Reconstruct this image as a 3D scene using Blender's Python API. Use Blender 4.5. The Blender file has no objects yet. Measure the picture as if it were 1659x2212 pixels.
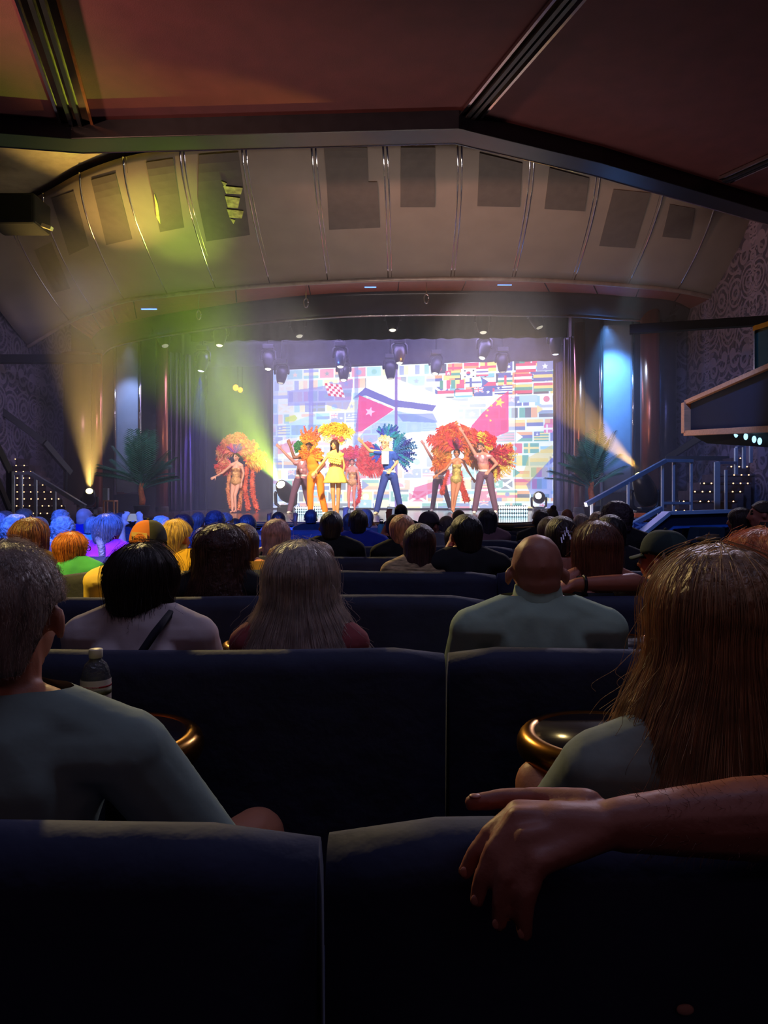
import bpy, bmesh, math, random
import numpy as np
from mathutils import Vector, Matrix, Euler, noise as mnoise
random.seed(7)
rng = np.random.default_rng(7)
PI = math.pi
SC = bpy.context.scene
COL = SC.collection
# ---------------------------------------------------------------- camera
FPX, CX, HY, EYE = 1600.0, 829.5, 1078.0, 1.35
cam = bpy.data.objects.new('camera', bpy.data.cameras.new('camera'))
COL.objects.link(cam)
cam.location = (0, 0, EYE); cam.rotation_euler = (PI/2, 0, 0)
cam.data.sensor_fit = 'VERTICAL'; cam.data.sensor_height = 36.0
cam.data.lens = 36.0*FPX/2212.0
cam.data.shift_y = -(1106.0-HY)/2212.0
cam.data.clip_start = 0.05; cam.data.clip_end = 200
SC.camera = cam
SC.view_settings.view_transform = 'Standard'
SC.view_settings.look = 'None'
SC.view_settings.exposure = 0.0
SC.view_settings.gamma = 1.0
SC.view_settings.use_curve_mapping = False
cy = SC.cycles
cy.use_denoising = True
try: cy.denoiser = 'OPENIMAGEDENOISE'
except Exception: pass
cy.max_bounces = 5; cy.diffuse_bounces = 2; cy.glossy_bounces = 3; cy.transmission_bounces = 5
cy.volume_bounces = 0; cy.transparent_max_bounces = 8
cy.caustics_reflective = False; cy.caustics_refractive = False
cy.sample_clamp_indirect = 3.0
cy.use_adaptive_sampling = True; cy.adaptive_threshold = 0.02

def P(px, py, Y):
    "pixel of the 1659x2212 frame and a distance in metres -> point of the place"
    return Vector(((px-CX)*Y/FPX, Y, EYE-(py-HY)*Y/FPX))
def L(r, g, b):
    f = lambda c: (c/255/12.92) if c/255 <= .04045 else ((c/255+.055)/1.055)**2.4
    return (f(r), f(g), f(b))
# ---------------------------------------------------------------- world and lights
w = bpy.data.worlds.new('dim_house'); SC.world = w; w.use_nodes = True
w.node_tree.nodes['Background'].inputs[0].default_value = (0.62, 0.55, 0.80, 1)
w.node_tree.nodes['Background'].inputs[1].default_value = 0.009

def spot(name, loc, target, col, watts, ang, blend=.3, size=.06):
    d = bpy.data.lights.new(name, 'SPOT'); d.energy = watts; d.color = col
    d.spot_size = math.radians(ang); d.spot_blend = blend; d.shadow_soft_size = size
    o = bpy.data.objects.new(name, d); COL.objects.link(o); o.location = loc
    o.rotation_euler = (Vector(target)-Vector(loc)).to_track_quat('-Z', 'Y').to_euler()
    return o
def area(name, loc, target, col, watts, sx, sy):
    d = bpy.data.lights.new(name, 'AREA'); d.energy = watts; d.color = col
    d.shape = 'RECTANGLE'; d.size = sx; d.size_y = sy
    o = bpy.data.objects.new(name, d); COL.objects.link(o); o.location = loc
    o.rotation_euler = (Vector(target)-Vector(loc)).to_track_quat('-Z', 'Y').to_euler()
    return o
STZ = EYE-.365           # stage floor height
# front of house key lights, hung under the audience ceiling
spot('front_key_spot', (-2.6, 9.6, 6.2), (-2.0, 18.5, 1.9), (1, .88, .80), 7600, 34, .6, .15)
spot('front_key_spot', (2.6, 9.9, 6.2), (1.6, 19.0, 1.9), (1, .88, .82), 7600, 34, .6, .15)
spot('gold_follow_spot', (0.2, 8.6, 6.3), P(706, 1030, 17), (1, .76, .20), 3800, 8, .5, .1)
# blue and yellow beams across the stalls on the left
spot('blue_wash', (-2.2, 1.6, 6.3), P(215, 1150, 7.9), (.035, .13, 1), 6800, 41, .25, .12)
spot('yellow_wash', (-3.6, 1.5, 6.3), (-1.95, 4.1, 1.0), (1, .66, .08), 2500, 22.5, .15, .06)
# warm lamp under the hood on the left that rims the nearest people
spot('hood_lamp', (-4.6, 12.6, 6.9), (-.2, 1.6, 1.0), (1, .74, .30), 2300, 36, .7, .2)
spot('hood_lamp', (4.6, 13.4, 6.9), (.6, 2.4, 1.0), (.82, .74, 1), 1000, 40, .7, .2)
# added fills over the rows, behind the camera, along the lip, above the stage
area('overhead_fill', (0.4, 3.2, 6.45), (0.4, 2.4, 0), (.74, .66, .84), 5, 3.0, 1.0)  # added overhead fill for the near heads, no known lamp there
area('overhead_fill', (0.8, 1.6, 6.45), (0.9, 6.0, 0.6), (.48, .53, .95), 66, 4.0, 1.0)  # added fill that stands in for lens glare over the middle rows
area('ceiling_fill', (0.5, -2.2, 3.6), (0.2, 6.5, 6.6), (1, .56, .74), 7, 4.0, .6)  # unseen fill added to lift the maroon ceiling
area('hood_uplight', (0.3, 12.1, 1.02), (0.3, 14.6, 7.2), (1, .84, .74), 150, 6.0, .05)  # uplight added to brighten the hood panels
area('violet_fill', (0, 21.8, 6.5), (0, 21.2, 0), (.50, .42, 1), 640, 9.0, 1.4)  # violet fill added for the stage air, hidden above the border cloths
spot('blue_side_wash', (2.2, 8.2, 6.2), (5.4, 13.4, 1.2), (.14, .32, 1), 1300, 48, .5, .12)
spot('banner_wash', (5.3, 17.7, 5.5), P(1332, 860, 18.9), (.12, .40, 1), 1500, 70, .8, .1)
spot('banner_wash', (-6.7, 19.5, 5.5), P(276, 900, 20.9), (.45, .58, 1), 420, 50, .8, .1)
spot('amber_ceiling_spot', (-7.6, 5.0, 4.9), (-2.6, 8.8, 6.6), (1, .50, .34), 4200, 44, 1., .2)
spot('palm_spot', (-5.6, 12.0, 6.5), P(306, 1010, 17.6), (.55, .85, .95), 1100, 17, .8, .1)
spot('palm_spot', (4.6, 12.6, 6.5), P(1278, 1010, 16.4), (.50, .85, .95), 1000, 17, .8, .1)
spot('wall_wash', (-4.5, 12.5, 5.6), (-9.3, 18.4, 3.2), (.62, .52, 1), 700, 48, .9, .2)
spot('wall_wash', (3.6, 12.2, 4.2), (7.5, 17.6, 2.6), (.34, .42, 1), 420, 50, .9, .2)
# ---------------------------------------------------------------- materials
MATS = {}
def mat(name, col, rough=.6, metal=0., emit=None, es=1., var=.18, scale=6., bump=0., bscale=80., sheen=0., stretch=(1,1,1), alpha=1., trans=0., spec=.4):
    if name in MATS: return MATS[name]
    m = bpy.data.materials.new(name); m.use_nodes = True
    nt = m.node_tree; b = nt.nodes['Principled BSDF']
    b.inputs['Roughness'].default_value = rough; b.inputs['Metallic'].default_value = metal
    b.inputs['Specular IOR Level'].default_value = spec
    if sheen: b.inputs['Sheen Weight'].default_value = sheen; b.inputs['Sheen Roughness'].default_value = .4; b.inputs['Sheen Tint'].default_value = (*col, 1)
    if trans: b.inputs['Transmission Weight'].default_value = trans
    if alpha < 1: b.inputs['Alpha'].default_value = alpha
    tc = nt.nodes.new('ShaderNodeTexCoord'); mp = nt.nodes.new('ShaderNodeMapping')
    mp.inputs['Scale'].default_value = stretch
    nt.links.new(tc.outputs['Object'], mp.inputs[0])
    n = nt.nodes.new('ShaderNodeTexNoise'); n.inputs['Scale'].default_value = scale; n.inputs['Detail'].default_value = 3
    nt.links.new(mp.outputs[0], n.inputs['Vector'])
    r = nt.nodes.new('ShaderNodeValToRGB')
    r.color_ramp.elements[0].position = .3; r.color_ramp.elements[1].position = .7
    r.color_ramp.elements[0].color = (*[c*(1-var) for c in col], 1)
    r.color_ramp.elements[1].color = (*[min(1, c*(1+var)) for c in col], 1)
    nt.links.new(n.outputs[0], r.inputs[0]); nt.links.new(r.outputs[0], b.inputs['Base Color'])
    if bump:
        n2 = nt.nodes.new('ShaderNodeTexNoise'); n2.inputs['Scale'].default_value = bscale; n2.inputs['Detail'].default_value = 4
        nt.links.new(mp.outputs[0], n2.inputs['Vector'])
        bp = nt.nodes.new('ShaderNodeBump'); bp.inputs['Strength'].default_value = bump; bp.inputs['Distance'].default_value = .02
        nt.links.new(n2.outputs[0], bp.inputs['Height']); nt.links.new(bp.outputs[0], b.inputs['Normal'])
    if emit:
        b.inputs['Emission Color'].default_value = (*emit, 1); b.inputs['Emission Strength'].default_value = es
    MATS[name] = m; return m
def hexmat(kind, rgb, **k):
    key = kind+'_%d_%d_%d' % tuple(rgb)
    base = dict(cloth=dict(rough=.85, var=.12, bump=.25, bscale=9., sheen=.15),
                hair=dict(rough=.42, var=.45, scale=22., stretch=(3, 3, .35), bump=.6, bscale=30., spec=.5),
                curl=dict(rough=.5, var=.4, scale=30., bump=.9, bscale=45.),
                skin=dict(rough=.5, var=.06, scale=14., bump=.05, bscale=120.),
                feather=dict(rough=.7, var=.3, scale=9., bump=.5, bscale=40.))[kind]
    base.update(k)
    return mat(key, L(*rgb), **base)
def flat_emit(name, col, es):
    return mat(name, (.02, .02, .02), .4, 0, emit=col, es=es)
# ---------------------------------------------------------------- mesh helpers
def finish(name, me, m, parent=None, smooth=True):
    if smooth and len(me.polygons): me.polygons.foreach_set('use_smooth', [True]*len(me.polygons))
    o = bpy.data.objects.new(name, me); COL.objects.link(o)
    for x in (m if isinstance(m, (list, tuple)) else [m]):
        me.materials.append(x)
    if parent:
        o.parent = parent
    return o
def tag(o, label=None, cat=None, group=None, kind=None):
    if label: o['label'] = label
    if cat: o['category'] = cat
    if group: o['group'] = group
    if kind: o['kind'] = kind
    return o
def thing(name, loc, label, cat, group=None, rz=0):
    o = bpy.data.objects.new(name, None); COL.objects.link(o); o.empty_display_size = .1
    o.location = loc; o.rotation_euler = (0, 0, rz)
    return tag(o, label, cat, group)
class MB:
    "collects shapes, links them as one mesh object"
    def __init__(s): s.v = []; s.f = []; s.mi = []
    def add(s, vs, fs, mi=0):
        k = len(s.v); s.v += [tuple(x) for x in vs]; s.f += [tuple(i+k for i in f) for f in fs]; s.mi += [mi]*len(fs); return s
    def box(s, c, d, R=None, mi=0):
        c = Vector(c); vs = []
        for x in (-.5, .5):
            for y in (-.5, .5):
                for z in (-.5, .5):
                    p = Vector((x*d[0], y*d[1], z*d[2]))
                    vs.append(c+(R @ p if R else p))
        return s.add(vs, [(0,1,3,2),(4,6,7,5),(0,4,5,1),(2,3,7,6),(0,2,6,4),(1,5,7,3)], mi)
    def prism(s, pts, ext, mi=0):
        "polygon pts (3-D) pushed along ext"
        n = len(pts); e = Vector(ext); vs = [Vector(p) for p in pts]+[Vector(p)+e for p in pts]
        return s.add(vs, [tuple(range(n))[::-1], tuple(range(n, 2*n))]+[(i, (i+1) % n, n+(i+1) % n, n+i) for i in range(n)], mi)
    def beam(s, a, b, w, h, mi=0):
        a = Vector(a); b = Vector(b); d = b-a
        R = d.to_track_quat('Y', 'Z').to_matrix()
        return s.box((a+b)/2, (w, d.length, h), R, mi)
    def tube(s, pts, r, seg=8, mi=0, cap=True):
        pts = [Vector(p) for p in pts]; n = len(pts)
        rs = r if isinstance(r, (list, tuple)) else [r]*n
        vs = []; prev = None
        for i, p in enumerate(pts):
            t = (pts[min(i+1, n-1)]-pts[max(i-1, 0)]).normalized()
            if prev is None:
                a = t.orthogonal().normalized()
            else:
                a = (prev-t*prev.dot(t)); a = a.normalized() if a.length > 1e-6 else t.orthogonal().normalized()
            prev = a; b = t.cross(a)
            for k in range(seg):
                an = 2*PI*k/seg; vs.append(p+(a*math.cos(an)+b*math.sin(an))*rs[i])
        fs = [(i*seg+k, i*seg+(k+1) % seg, (i+1)*seg+(k+1) % seg, (i+1)*seg+k) for i in range(n-1) for k in range(seg)]
        if cap: fs += [tuple(range(seg))[::-1], tuple(range((n-1)*seg, n*seg))]
        return s.add(vs, fs, mi)
    def lathe(s, prof, seg=20, M=None, mi=0, cap=True):
        "prof: list of (radius, z)"
        vs = []; n = len(prof)
        for r, z in prof:
            for k in range(seg):
                a = 2*PI*k/seg; p = Vector((r*math.cos(a), r*math.sin(a), z)); vs.append(M @ p if M else p)
        fs = [(i*seg+k, i*seg+(k+1) % seg, (i+1)*seg+(k+1) % seg, (i+1)*seg+k) for i in range(n-1) for k in range(seg)]
        if cap: fs += [tuple(range(seg))[::-1], tuple(range((n-1)*seg, n*seg))]
        return s.add(vs, fs, mi)
    def ball(s, c, r, seg=10, rings=6, mi=0):
        r = r if isinstance(r, (tuple, list)) else (r, r, r)
        prof = [(max(1e-4, math.sin(PI*i/rings)), -math.cos(PI*i/rings)) for i in range(rings+1)]
        M = Matrix.Translation(Vector(c)) @ Matrix.Diagonal((*r, 1))
        return s.lathe(prof, seg, M, mi)
    def grid(s, rows, mi=0, close=False):
        n = len(rows[0]); vs = [p for r in rows for p in r]
        fs = [(i*n+k, i*n+k+1, (i+1)*n+k+1, (i+1)*n+k) for i in range(len(rows)-1) for k in range(n-1)]
        return s.add(vs, fs, mi)
    def mesh(s, name):
        me = bpy.data.meshes.new(name); me.from_pydata(s.v, [], s.f)
        me.polygons.foreach_set('material_index', s.mi); return me
    def build(s, name, m, parent=None, smooth=False, bevel=0, base=None, solid=0, recalc=True):
        me = s.mesh(name)
        if base is not None: me.transform(Matrix.Translation(-Vector(base)))
        if recalc:
            bm = bmesh.new(); bm.from_mesh(me); bmesh.ops.recalc_face_normals(bm, faces=bm.faces); bm.to_mesh(me); bm.free()
        o = finish(name, me, m, parent, smooth)
        if solid:
            q = o.modifiers.new('thick', 'SOLIDIFY'); q.thickness = solid; q.offset = -1
        if bevel:
            q = o.modifiers.new('bevel', 'BEVEL'); q.width = bevel; q.segments = 2; q.limit_method = 'ANGLE'; q.angle_limit = .6
        return o
def struct(o, label=None):
    o['kind'] = 'structure'
    if label: o['label'] = label
    return o
def copy_tree(o, parent=None):
    c = o.copy(); COL.objects.link(c)
    if parent: c.parent = parent
    for ch in list(o.children): copy_tree(ch, c)
    return c
def catmull(pts, n):
    pts = [Vector(p) for p in pts]; out = []
    q = [pts[0]*2-pts[1]]+pts+[pts[-1]*2-pts[-2]]
    m = len(pts)-1
    for i in range(n+1):
        u = i/n*m; k = min(int(u), m-1); t = u-k
        a, b, c, d = q[k:k+4]
        out.append(.5*((2*b)+(c-a)*t+(2*a-5*b+4*c-d)*t*t+(3*b-a-3*c+d)*t**3))
    return out
# ---- closed rounded shapes fused into one continuous surface
TMP = bpy.data.scenes.new('workbench'); TVL = TMP.view_layers[0]
def _ico():
    bm = bmesh.new(); bmesh.ops.create_icosphere(bm, subdivisions=2, radius=1)
    v = np.array([x.co[:] for x in bm.verts]); f = [[y.index for y in x.verts] for x in bm.faces]; bm.free(); return v, f
ICV, ICF = _ico()
def prim_mesh(prims):
    V = []; F = []; k = 0
    for p in prims:
        if p[0] == 'e':
            v = ICV*np.array(p[2])
            if len(p) > 3 and p[3] is not None: v = v @ np.array(p[3]).T
            v = v+np.array(p[1]); F += [[i+k for i in f] for f in ICF]
        else:
            a = Vector(p[1]); b = Vector(p[2]); r0, r1 = p[3], p[4]; fl = p[5] if len(p) > 5 else 1.
            d = b-a; ln = max(d.length, 1e-5); t = d/ln
            x = p[6] if len(p) > 6 else (Vector((1, 0, 0)) if abs(t.x) < .8 else Vector((0, 1, 0)))
            x = (x-t*x.dot(t)).normalized(); y = t.cross(x)
            rows = []
            for i in range(4): q = -PI/2+i*PI/6+1e-3; rows.append((r0*math.cos(q), r0*math.sin(q)))
            for i in range(4): q = i*PI/6; q = min(q, PI/2-1e-3); rows.append((r1*math.cos(q), ln+r1*math.sin(q)))
            v = []
            for r, h in rows:
                for j in range(12):
                    an = 2*PI*j/12; v.append(a+t*h+x*(math.cos(an)*r)+y*(math.sin(an)*r*fl))
            v = np.array([tuple(q) for q in v]); n = len(rows)
            f = [[i*12+j, i*12+(j+1) % 12, (i+1)*12+(j+1) % 12, (i+1)*12+j] for i in range(n-1) for j in range(12)]
            f += [list(range(12))[::-1], list(range((n-1)*12, n*12))]
            F += [[i+k for i in q] for q in f]
        V.append(v); k += len(v)
    me = bpy.data.meshes.new('clay'); me.from_pydata(np.concatenate(V).tolist(), [], F); return me
def blob(prims, vox=.012, smooth=3, fac=.5):
    me = prim_mesh(prims)
    o = bpy.data.objects.new('clay', me); TMP.collection.objects.link(o)
    q = o.modifiers.new('r', 'REMESH'); q.mode = 'VOXEL'; q.voxel_size = vox
    if smooth:
        q = o.modifiers.new('s', 'SMOOTH'); q.factor = fac; q.iterations = smooth
    TVL.update()
    out = bpy.data.meshes.new_from_object(o.evaluated_get(TVL.depsgraph))
    bpy.data.objects.remove(o); bpy.data.meshes.remove(me)
    return out
def face_centers(me):
    n = len(me.polygons); c = np.empty(n*3); me.polygons.foreach_get('center', c); return c.reshape(n, 3)
# ---------------------------------------------------------------- the setting
from mathutils.bvhtree import BVHTree
M_ceil = mat('maroon_ceiling', L(78, 36, 41), .8, var=.12, scale=3, bump=.15, bscale=60)
M_black = mat('black_paint', L(22, 22, 28), .35, var=.2)
M_matte = mat('black_matte', L(14, 14, 20), .9, var=.2)
M_hood = mat('warm_grey_panel', L(150, 136, 128), .75, var=.06, scale=2)
M_hatch = mat('scrim_hatch', L(104, 95, 92), .8, var=.08)
M_chrome = mat('chrome', L(205, 198, 200), .12, 1., var=.05)
M_bronze = mat('bronze_column', L(176, 104, 76), .28, .85, var=.3, scale=5, stretch=(1, 1, .05))
M_brown = mat('brown_panel', L(72, 50, 46), .45, .2, var=.2)
M_gold = mat('gold_rim', L(190, 132, 50), .25, 1., var=.1)
M_stage = mat('stage_floor', L(96, 70, 66), .16, var=.35, scale=2, stretch=(.2, 3, 1), spec=.6)
M_carpet = mat('dark_carpet', L(24, 26, 52), .95, var=.4, scale=5)
M_cream = mat('cream_plaster', L(150, 138, 110), .8, var=.12, scale=5, bump=.5, bscale=8)
M_blue = mat('blue_lit_panel', L(40, 74, 140), .5, var=.1)  # blue light on the ramp parapet is put into this colour
M_wood = mat('pale_wood', L(196, 130, 92), .5, var=.15, stretch=(1, 6, 6))
M_soffit = mat('copper_soffit', L(150, 80, 66), .55, .2, var=.1)

def damask(name, base, light, sc=1.0, axes=(1, 2)):
    m = bpy.data.materials.new(name); m.use_nodes = True; nt = m.node_tree; lk = nt.links.new
    b = nt.nodes['Principled BSDF']; b.inputs['Roughness'].default_value = .75
    def MA(op, a, c=None):
        n = nt.nodes.new('ShaderNodeMath'); n.operation = op
        for i, x in enumerate((a, c)):
            if x is None: continue
            if isinstance(x, (int, float)): n.inputs[i].default_value = x
            else: lk(x, n.inputs[i])
        return n.outputs[0]
    tc = nt.nodes.new('ShaderNodeTexCoord'); sp = nt.nodes.new('ShaderNodeSeparateXYZ'); lk(tc.outputs['Object'], sp.inputs[0])
    u = MA('MULTIPLY', sp.outputs[axes[0]], sc); v = MA('MULTIPLY', sp.outputs[axes[1]], sc)
    mu = MA('PINGPONG', u, .5)                                   # mirrored repeats
    cb = nt.nodes.new('ShaderNodeCombineXYZ'); lk(mu, cb.inputs[0]); lk(MA('MODULO', MA('ADD', v, 20), 1.0), cb.inputs[1])
    def vor(scale, freq, th):
        t = nt.nodes.new('ShaderNodeTexVoronoi'); t.inputs['Scale'].default_value = scale; t.inputs['Randomness'].default_value = .75
        lk(cb.outputs[0], t.inputs['Vector'])
        return MA('GREATER_THAN', MA('SINE', MA('MULTIPLY', t.outputs['Distance'], freq)), th)
    n = nt.nodes.new('ShaderNodeTexNoise'); n.inputs['Scale'].default_value = 2.2; n.inputs['Distortion'].default_value = 2.2
    lk(cb.outputs[0], n.inputs['Vector'])
    line = MA('GREATER_THAN', MA('SINE', MA('MULTIPLY', n.outputs[0], 46)), .55)
    ring = vor(3.2, 40, .35)
    spine = MA('LESS_THAN', mu, .07); dots = vor(9, 26, .1)
    pat = MA('MAXIMUM', MA('MULTIPLY', ring, .8), MA('MAXIMUM', MA('MULTIPLY', line, .5), MA('MULTIPLY', spine, dots)))
    mx = nt.nodes.new('ShaderNodeMix'); mx.data_type = 'RGBA'
    mx.inputs[6].default_value = (*base, 1); mx.inputs[7].default_value = (*light, 1); lk(pat, mx.inputs[0])
    lk(mx.outputs[2], b.inputs['Base Color']); return m
M_wall = damask('damask_wall', L(56, 50, 68), L(120, 108, 128), .45)
M_wall2 = damask('damask_wall_facing', L(56, 50, 70), L(120, 110, 136), .45, (0, 2))
M_riser = damask('swirl_carpet', L(30, 40, 92), L(110, 122, 168), .9, (0, 2))

# floor
f = MB().box((0, 12, -.05), (24, 32, .1)).build('floor', M_carpet); struct(f)
# audience ceiling with its black edge beam
edge = [(-9.6, 9.6), (-5.5, 10.5), (-4.34, 10.7), (1.01, 10.42), (3.25, 11.45), (4.9, 12.35), (7.0, 13.5), (7.9, 14.0)]
pts = [(x, y-.1, 6.6) for x, y in edge]+[(7.9, -3, 6.6), (-9.6, -3, 6.6)]
struct(MB().prism(pts, (0, 0, .3)).build('ceiling', M_ceil))
mb = MB()
pts = [(x, y, 6.35) for x, y in edge]+[(x, y-.42, 6.35) for x, y in reversed(edge)]
mb.prism(pts, (0, 0, .36))
struct(mb.build('trim_1', M_black, bevel=.01))
mb = MB()
mb.tube([(x, y+.005, 6.352) for x, y in edge], .012, 6)
struct(mb.build('trim_2', M_chrome))
# upper roof over the hood
struct(MB().box((-.8, 14.5, 7.75), (18.2, 9.5, .16)).build('ceiling_upper', M_cream))
# recessed mirror channels in the ceiling
def channel(pa, pb, wid, lit, label):
    def q(p): Y = 5.22*1600/(HY-p[1]); return P(p[0], p[1], Y)
    a, b = q(pa), q(pb); d = (b-a).normalized(); a = a-d*3.0; b.z = a.z = 6.585
    s = Vector((d.y, -d.x, 0))
    t = thing('light_channel', (a+b)/2, label, 'ceiling light channel', 'ceiling light channels')
    c = (a+b)/2
    mirror = mat('bronze_mirror', L(120, 96, 70), .12, 1., var=.25, scale=1.5)
    MB().beam(a, b, wid, .03).build('mirror_plate', mirror, t, base=c)
    for k, off in enumerate((-.5, -.16, .12, .5)):
        m = M_black if k in (1, 2) else (mat('orange_lit_rail', L(230, 140, 70), .2, 1., var=.2) if lit and k == 3 else M_chrome)  # orange light on the outer rail is put into its colour
        h = .07 if k in (1, 2) else .05
        MB().beam(a+s*off*wid+Vector((0, 0, -h/2)), b+s*off*wid+Vector((0, 0, -h/2)), .05 if k in (1, 2) else .035, h).build('rail', m, t, base=c)
    return t
channel((82, 0), (166, 268), .42, True, 'mirrored ceiling light channel at the top left, lit orange')
channel((1225, 0), (1012, 254), .30, False, 'dark metal ceiling channel running down to the corner of the black beam')
channel((1659, 346), (1565, 388), .26, False, 'dim narrow ceiling channel at the right edge')
# curved hood of grey panels above the stage opening
ribs = [((-70, 520), (60, 745)), ((20, 452), (148, 692)), ((98, 416), (205, 668)), ((178, 372), (272, 645)), ((272, 338), (365, 633)), ((394, 318), (470, 621)),
        ((527, 312), (587, 611)), ((677, 308), (712, 604)), ((831, 306), (842, 599)), ((992, 308), (977, 597)), ((1149, 314), (1108, 598)),
        ((1293, 332), (1236, 604)), ((1436, 358), (1353, 612)), ((1546, 402), (1460, 623)), ((1650, 452), (1545, 640))]
def rib_curve(i, n=14, lift=0):
    t, b = ribs[i]
    Yt = min(6.2*1600/(HY-t[1]), 16.0); T = P(t[0], t[1], Yt)
    Yb = min(4.85*1600/(HY-b[1]), 19.4); B = P(b[0], b[1], Yb)
    C = Vector(((T.x+B.x)/2, T.y+.14*(B.y-T.y), (T.z+B.z)/2))
    out = []
    for k in range(n+1):
        s = k/n; out.append(T*(1-s)**2+C*2*s*(1-s)+B*s*s+Vector((0, -lift, -lift*.5)))
    return out
cols = [rib_curve(i) for i in range(len(ribs))]
dense = []
for j in range(15):
    dense.append(catmull([c[j] for c in cols], 70))
mb = MB().grid(dense)
hood = mb.build('ceiling_hood', M_hood, smooth=True, recalc=False)
hood.modifiers.new('thick', 'SOLIDIFY').thickness = .04
struct(hood)
bvh = BVHTree.FromPolygons([Vector(v) for v in mb.v], mb.f)
def on_hood(px, py, off=.05):
    d = (P(px, py, 10)-Vector((0, 0, EYE))).normalized()
    h = bvh.ray_cast(Vector((0, 0, EYE)), d)
    return None if h[0] is None else h[0]-d*off
for i in range(1, len(ribs)-1):
    mb = MB(); r = rib_curve(i, 14, .03)
    for dx in (-.035, .035): mb.tube([p+Vector((dx, 0, 0)) for p in r], .022, 6)
    struct(mb.build('trim_%d' % (i+10), M_chrome, smooth=True))
hatches = [([(700, 318), (793, 318), (795, 392), (815, 392), (821, 490), (711, 495)], 'notched dark scrim hatch in the hood panel above the stage centre'),
           ([(866, 318), (940, 318), (939, 446), (865, 446)], 'plain dark scrim hatch right of the notched one in the hood'),
           ([(1036, 330), (1128, 352), (1122, 446), (1031, 444)], 'dark hood hatch just right of the apex of the black beam'),
           ([(1187, 362), (1272, 384), (1262, 455), (1176, 450)], 'dark hood hatch second right of the apex of the beam'),
           ([(1325, 408), (1404, 416), (1370, 535), (1294, 530)], 'tilted dark hatch in the right part of the hood'),
           ([(1446, 440), (1500, 450), (1490, 516), (1430, 510)], 'rightmost faint dark hatch at the dim right end of the hood'),
           ([(430, 334), (515, 328), (540, 506), (446, 520), (428, 430)], 'dark hood hatch holding a yellow lit patch'),
           ([(316, 350), (374, 342), (398, 490), (346, 500)], 'narrow dark hood hatch with a pale lit left edge'),
           ([(198, 388), (250, 374), (286, 515), (230, 528)], 'dark hatch in the yellow lit left part of the hood'),
           ([(112, 428), (160, 412), (193, 530), (150, 550)], 'slim dark hatch near the left end of the hood'),
           ([(75, 540), (112, 522), (152, 622), (115, 632)], 'lowest dim hatch at the far left end of the hood')]
def hatch_grid(mb, q, off=.055, n=10):
    rows = []
    for j in range(n+1):
        v = j/n; row = []
        for i in range(n+1):
            u = i/n
            x = (q[0][0]*(1-u)+q[1][0]*u)*(1-v)+(q[3][0]*(1-u)+q[2][0]*u)*v; y = (q[0][1]*(1-u)+q[1][1]*u)*(1-v)+(q[3][1]*(1-u)+q[2][1]*u)*v
            h = on_hood(x, y, off)
            if h is None: return False
            row.append(h)
        rows.append(row)
    mb.grid(rows); return True
for k, (poly, lab) in enumerate(hatches):
    mb = MB()
    if len(poly) == 4: ok = hatch_grid(mb, poly)
    elif k == 0: ok = hatch_grid(mb, [(700, 318), (793, 318), (796, 392), (706, 392)]) and hatch_grid(mb, [(706, 392), (815, 392), (821, 490), (711, 495)])
    else: ok = hatch_grid(mb, [(430, 334), (515, 328), (528, 420), (428, 430)]) and hatch_grid(mb, [(428, 430), (528, 420), (540, 506), (446, 520)])
    if not ok: continue
    o = mb.build('hood_hatch', M_hatch, recalc=False); q_ = o.modifiers.new('thick', 'SOLIDIFY'); q_.thickness = .035; q_.offset = 0
    tag(o, lab, 'hatch panel', 'dark hatches in the hood')
    if k == 6:
        my = mat('yellow_light_plate', L(226, 214, 120), .6, var=.5, scale=9)
        mb = MB()
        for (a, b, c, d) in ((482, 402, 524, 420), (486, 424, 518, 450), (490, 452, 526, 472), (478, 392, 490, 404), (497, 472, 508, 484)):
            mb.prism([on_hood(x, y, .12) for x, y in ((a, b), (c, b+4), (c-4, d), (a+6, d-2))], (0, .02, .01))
        tag(mb.build('hood_light_patch', my), 'pale yellow plates coloured as a lit patch in the dark hood hatch', 'light patch')  # yellow plates stand in for light showing through the hatch
    if k == 7:
        mb = MB()
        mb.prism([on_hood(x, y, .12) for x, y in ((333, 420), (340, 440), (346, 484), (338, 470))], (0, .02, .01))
        tag(mb.build('hood_light_patch', mat('yellow_light_plate', (.5, .5, .3))), 'thin pale plate coloured as a lit sliver on the narrow hood hatch', 'light patch')  # pale plate stands in for a lit edge
# ledge under the hood, copper soffit, glossy black header
hb = [c[-1] for c in cols]
ledge = catmull([p+Vector((0, -.02, -.05)) for p in hb], 60)
struct(MB().tube(ledge, .055, 8).build('trim_3', mat('ledge_paint', L(170, 150, 140), .4, .4), smooth=True))
hdr_px = [(215, 775), (240, 752), (300, 736), (360, 725), (480, 708), (600, 694), (720, 685), (840, 681), (960, 680), (1100, 681), (1240, 684), (1330, 690), (1430, 698), (1475, 715)]
hdr = []
for x, y in hdr_px:
    Y = min(4.4*1600/(HY-y), 20.6); hdr.append(P(x, y, Y))
hdr = catmull(hdr, 60)
rows = []
for (dy, dz) in ((-.55, .44), (-.5, .36), (-.36, .22), (-.16, .07), (0, 0), (.12, .02), (.14, .5)):
    rows.append([p+Vector((0, dy, dz)) for p in hdr])
o = MB().grid(rows).build('ceiling_header', mat('gloss_black', L(58, 52, 58), .26, .3, var=.2), smooth=True, recalc=False)
struct(o); o.modifiers.new('thick', 'SOLIDIFY').thickness = .02
struct(MB().tube([p+Vector((0, -.05, -.01)) for p in hdr], .03, 8).build('trim_4', M_chrome, smooth=True))
top = [p+Vector((0, -.5, .44)) for p in hdr]
led2 = catmull([p+Vector((0, .05, -.06)) for p in hb[1:]], 60)
struct(MB().grid([led2, top]).build('ceiling_soffit', M_soffit, solid=.02))
mb = MB()
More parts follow.
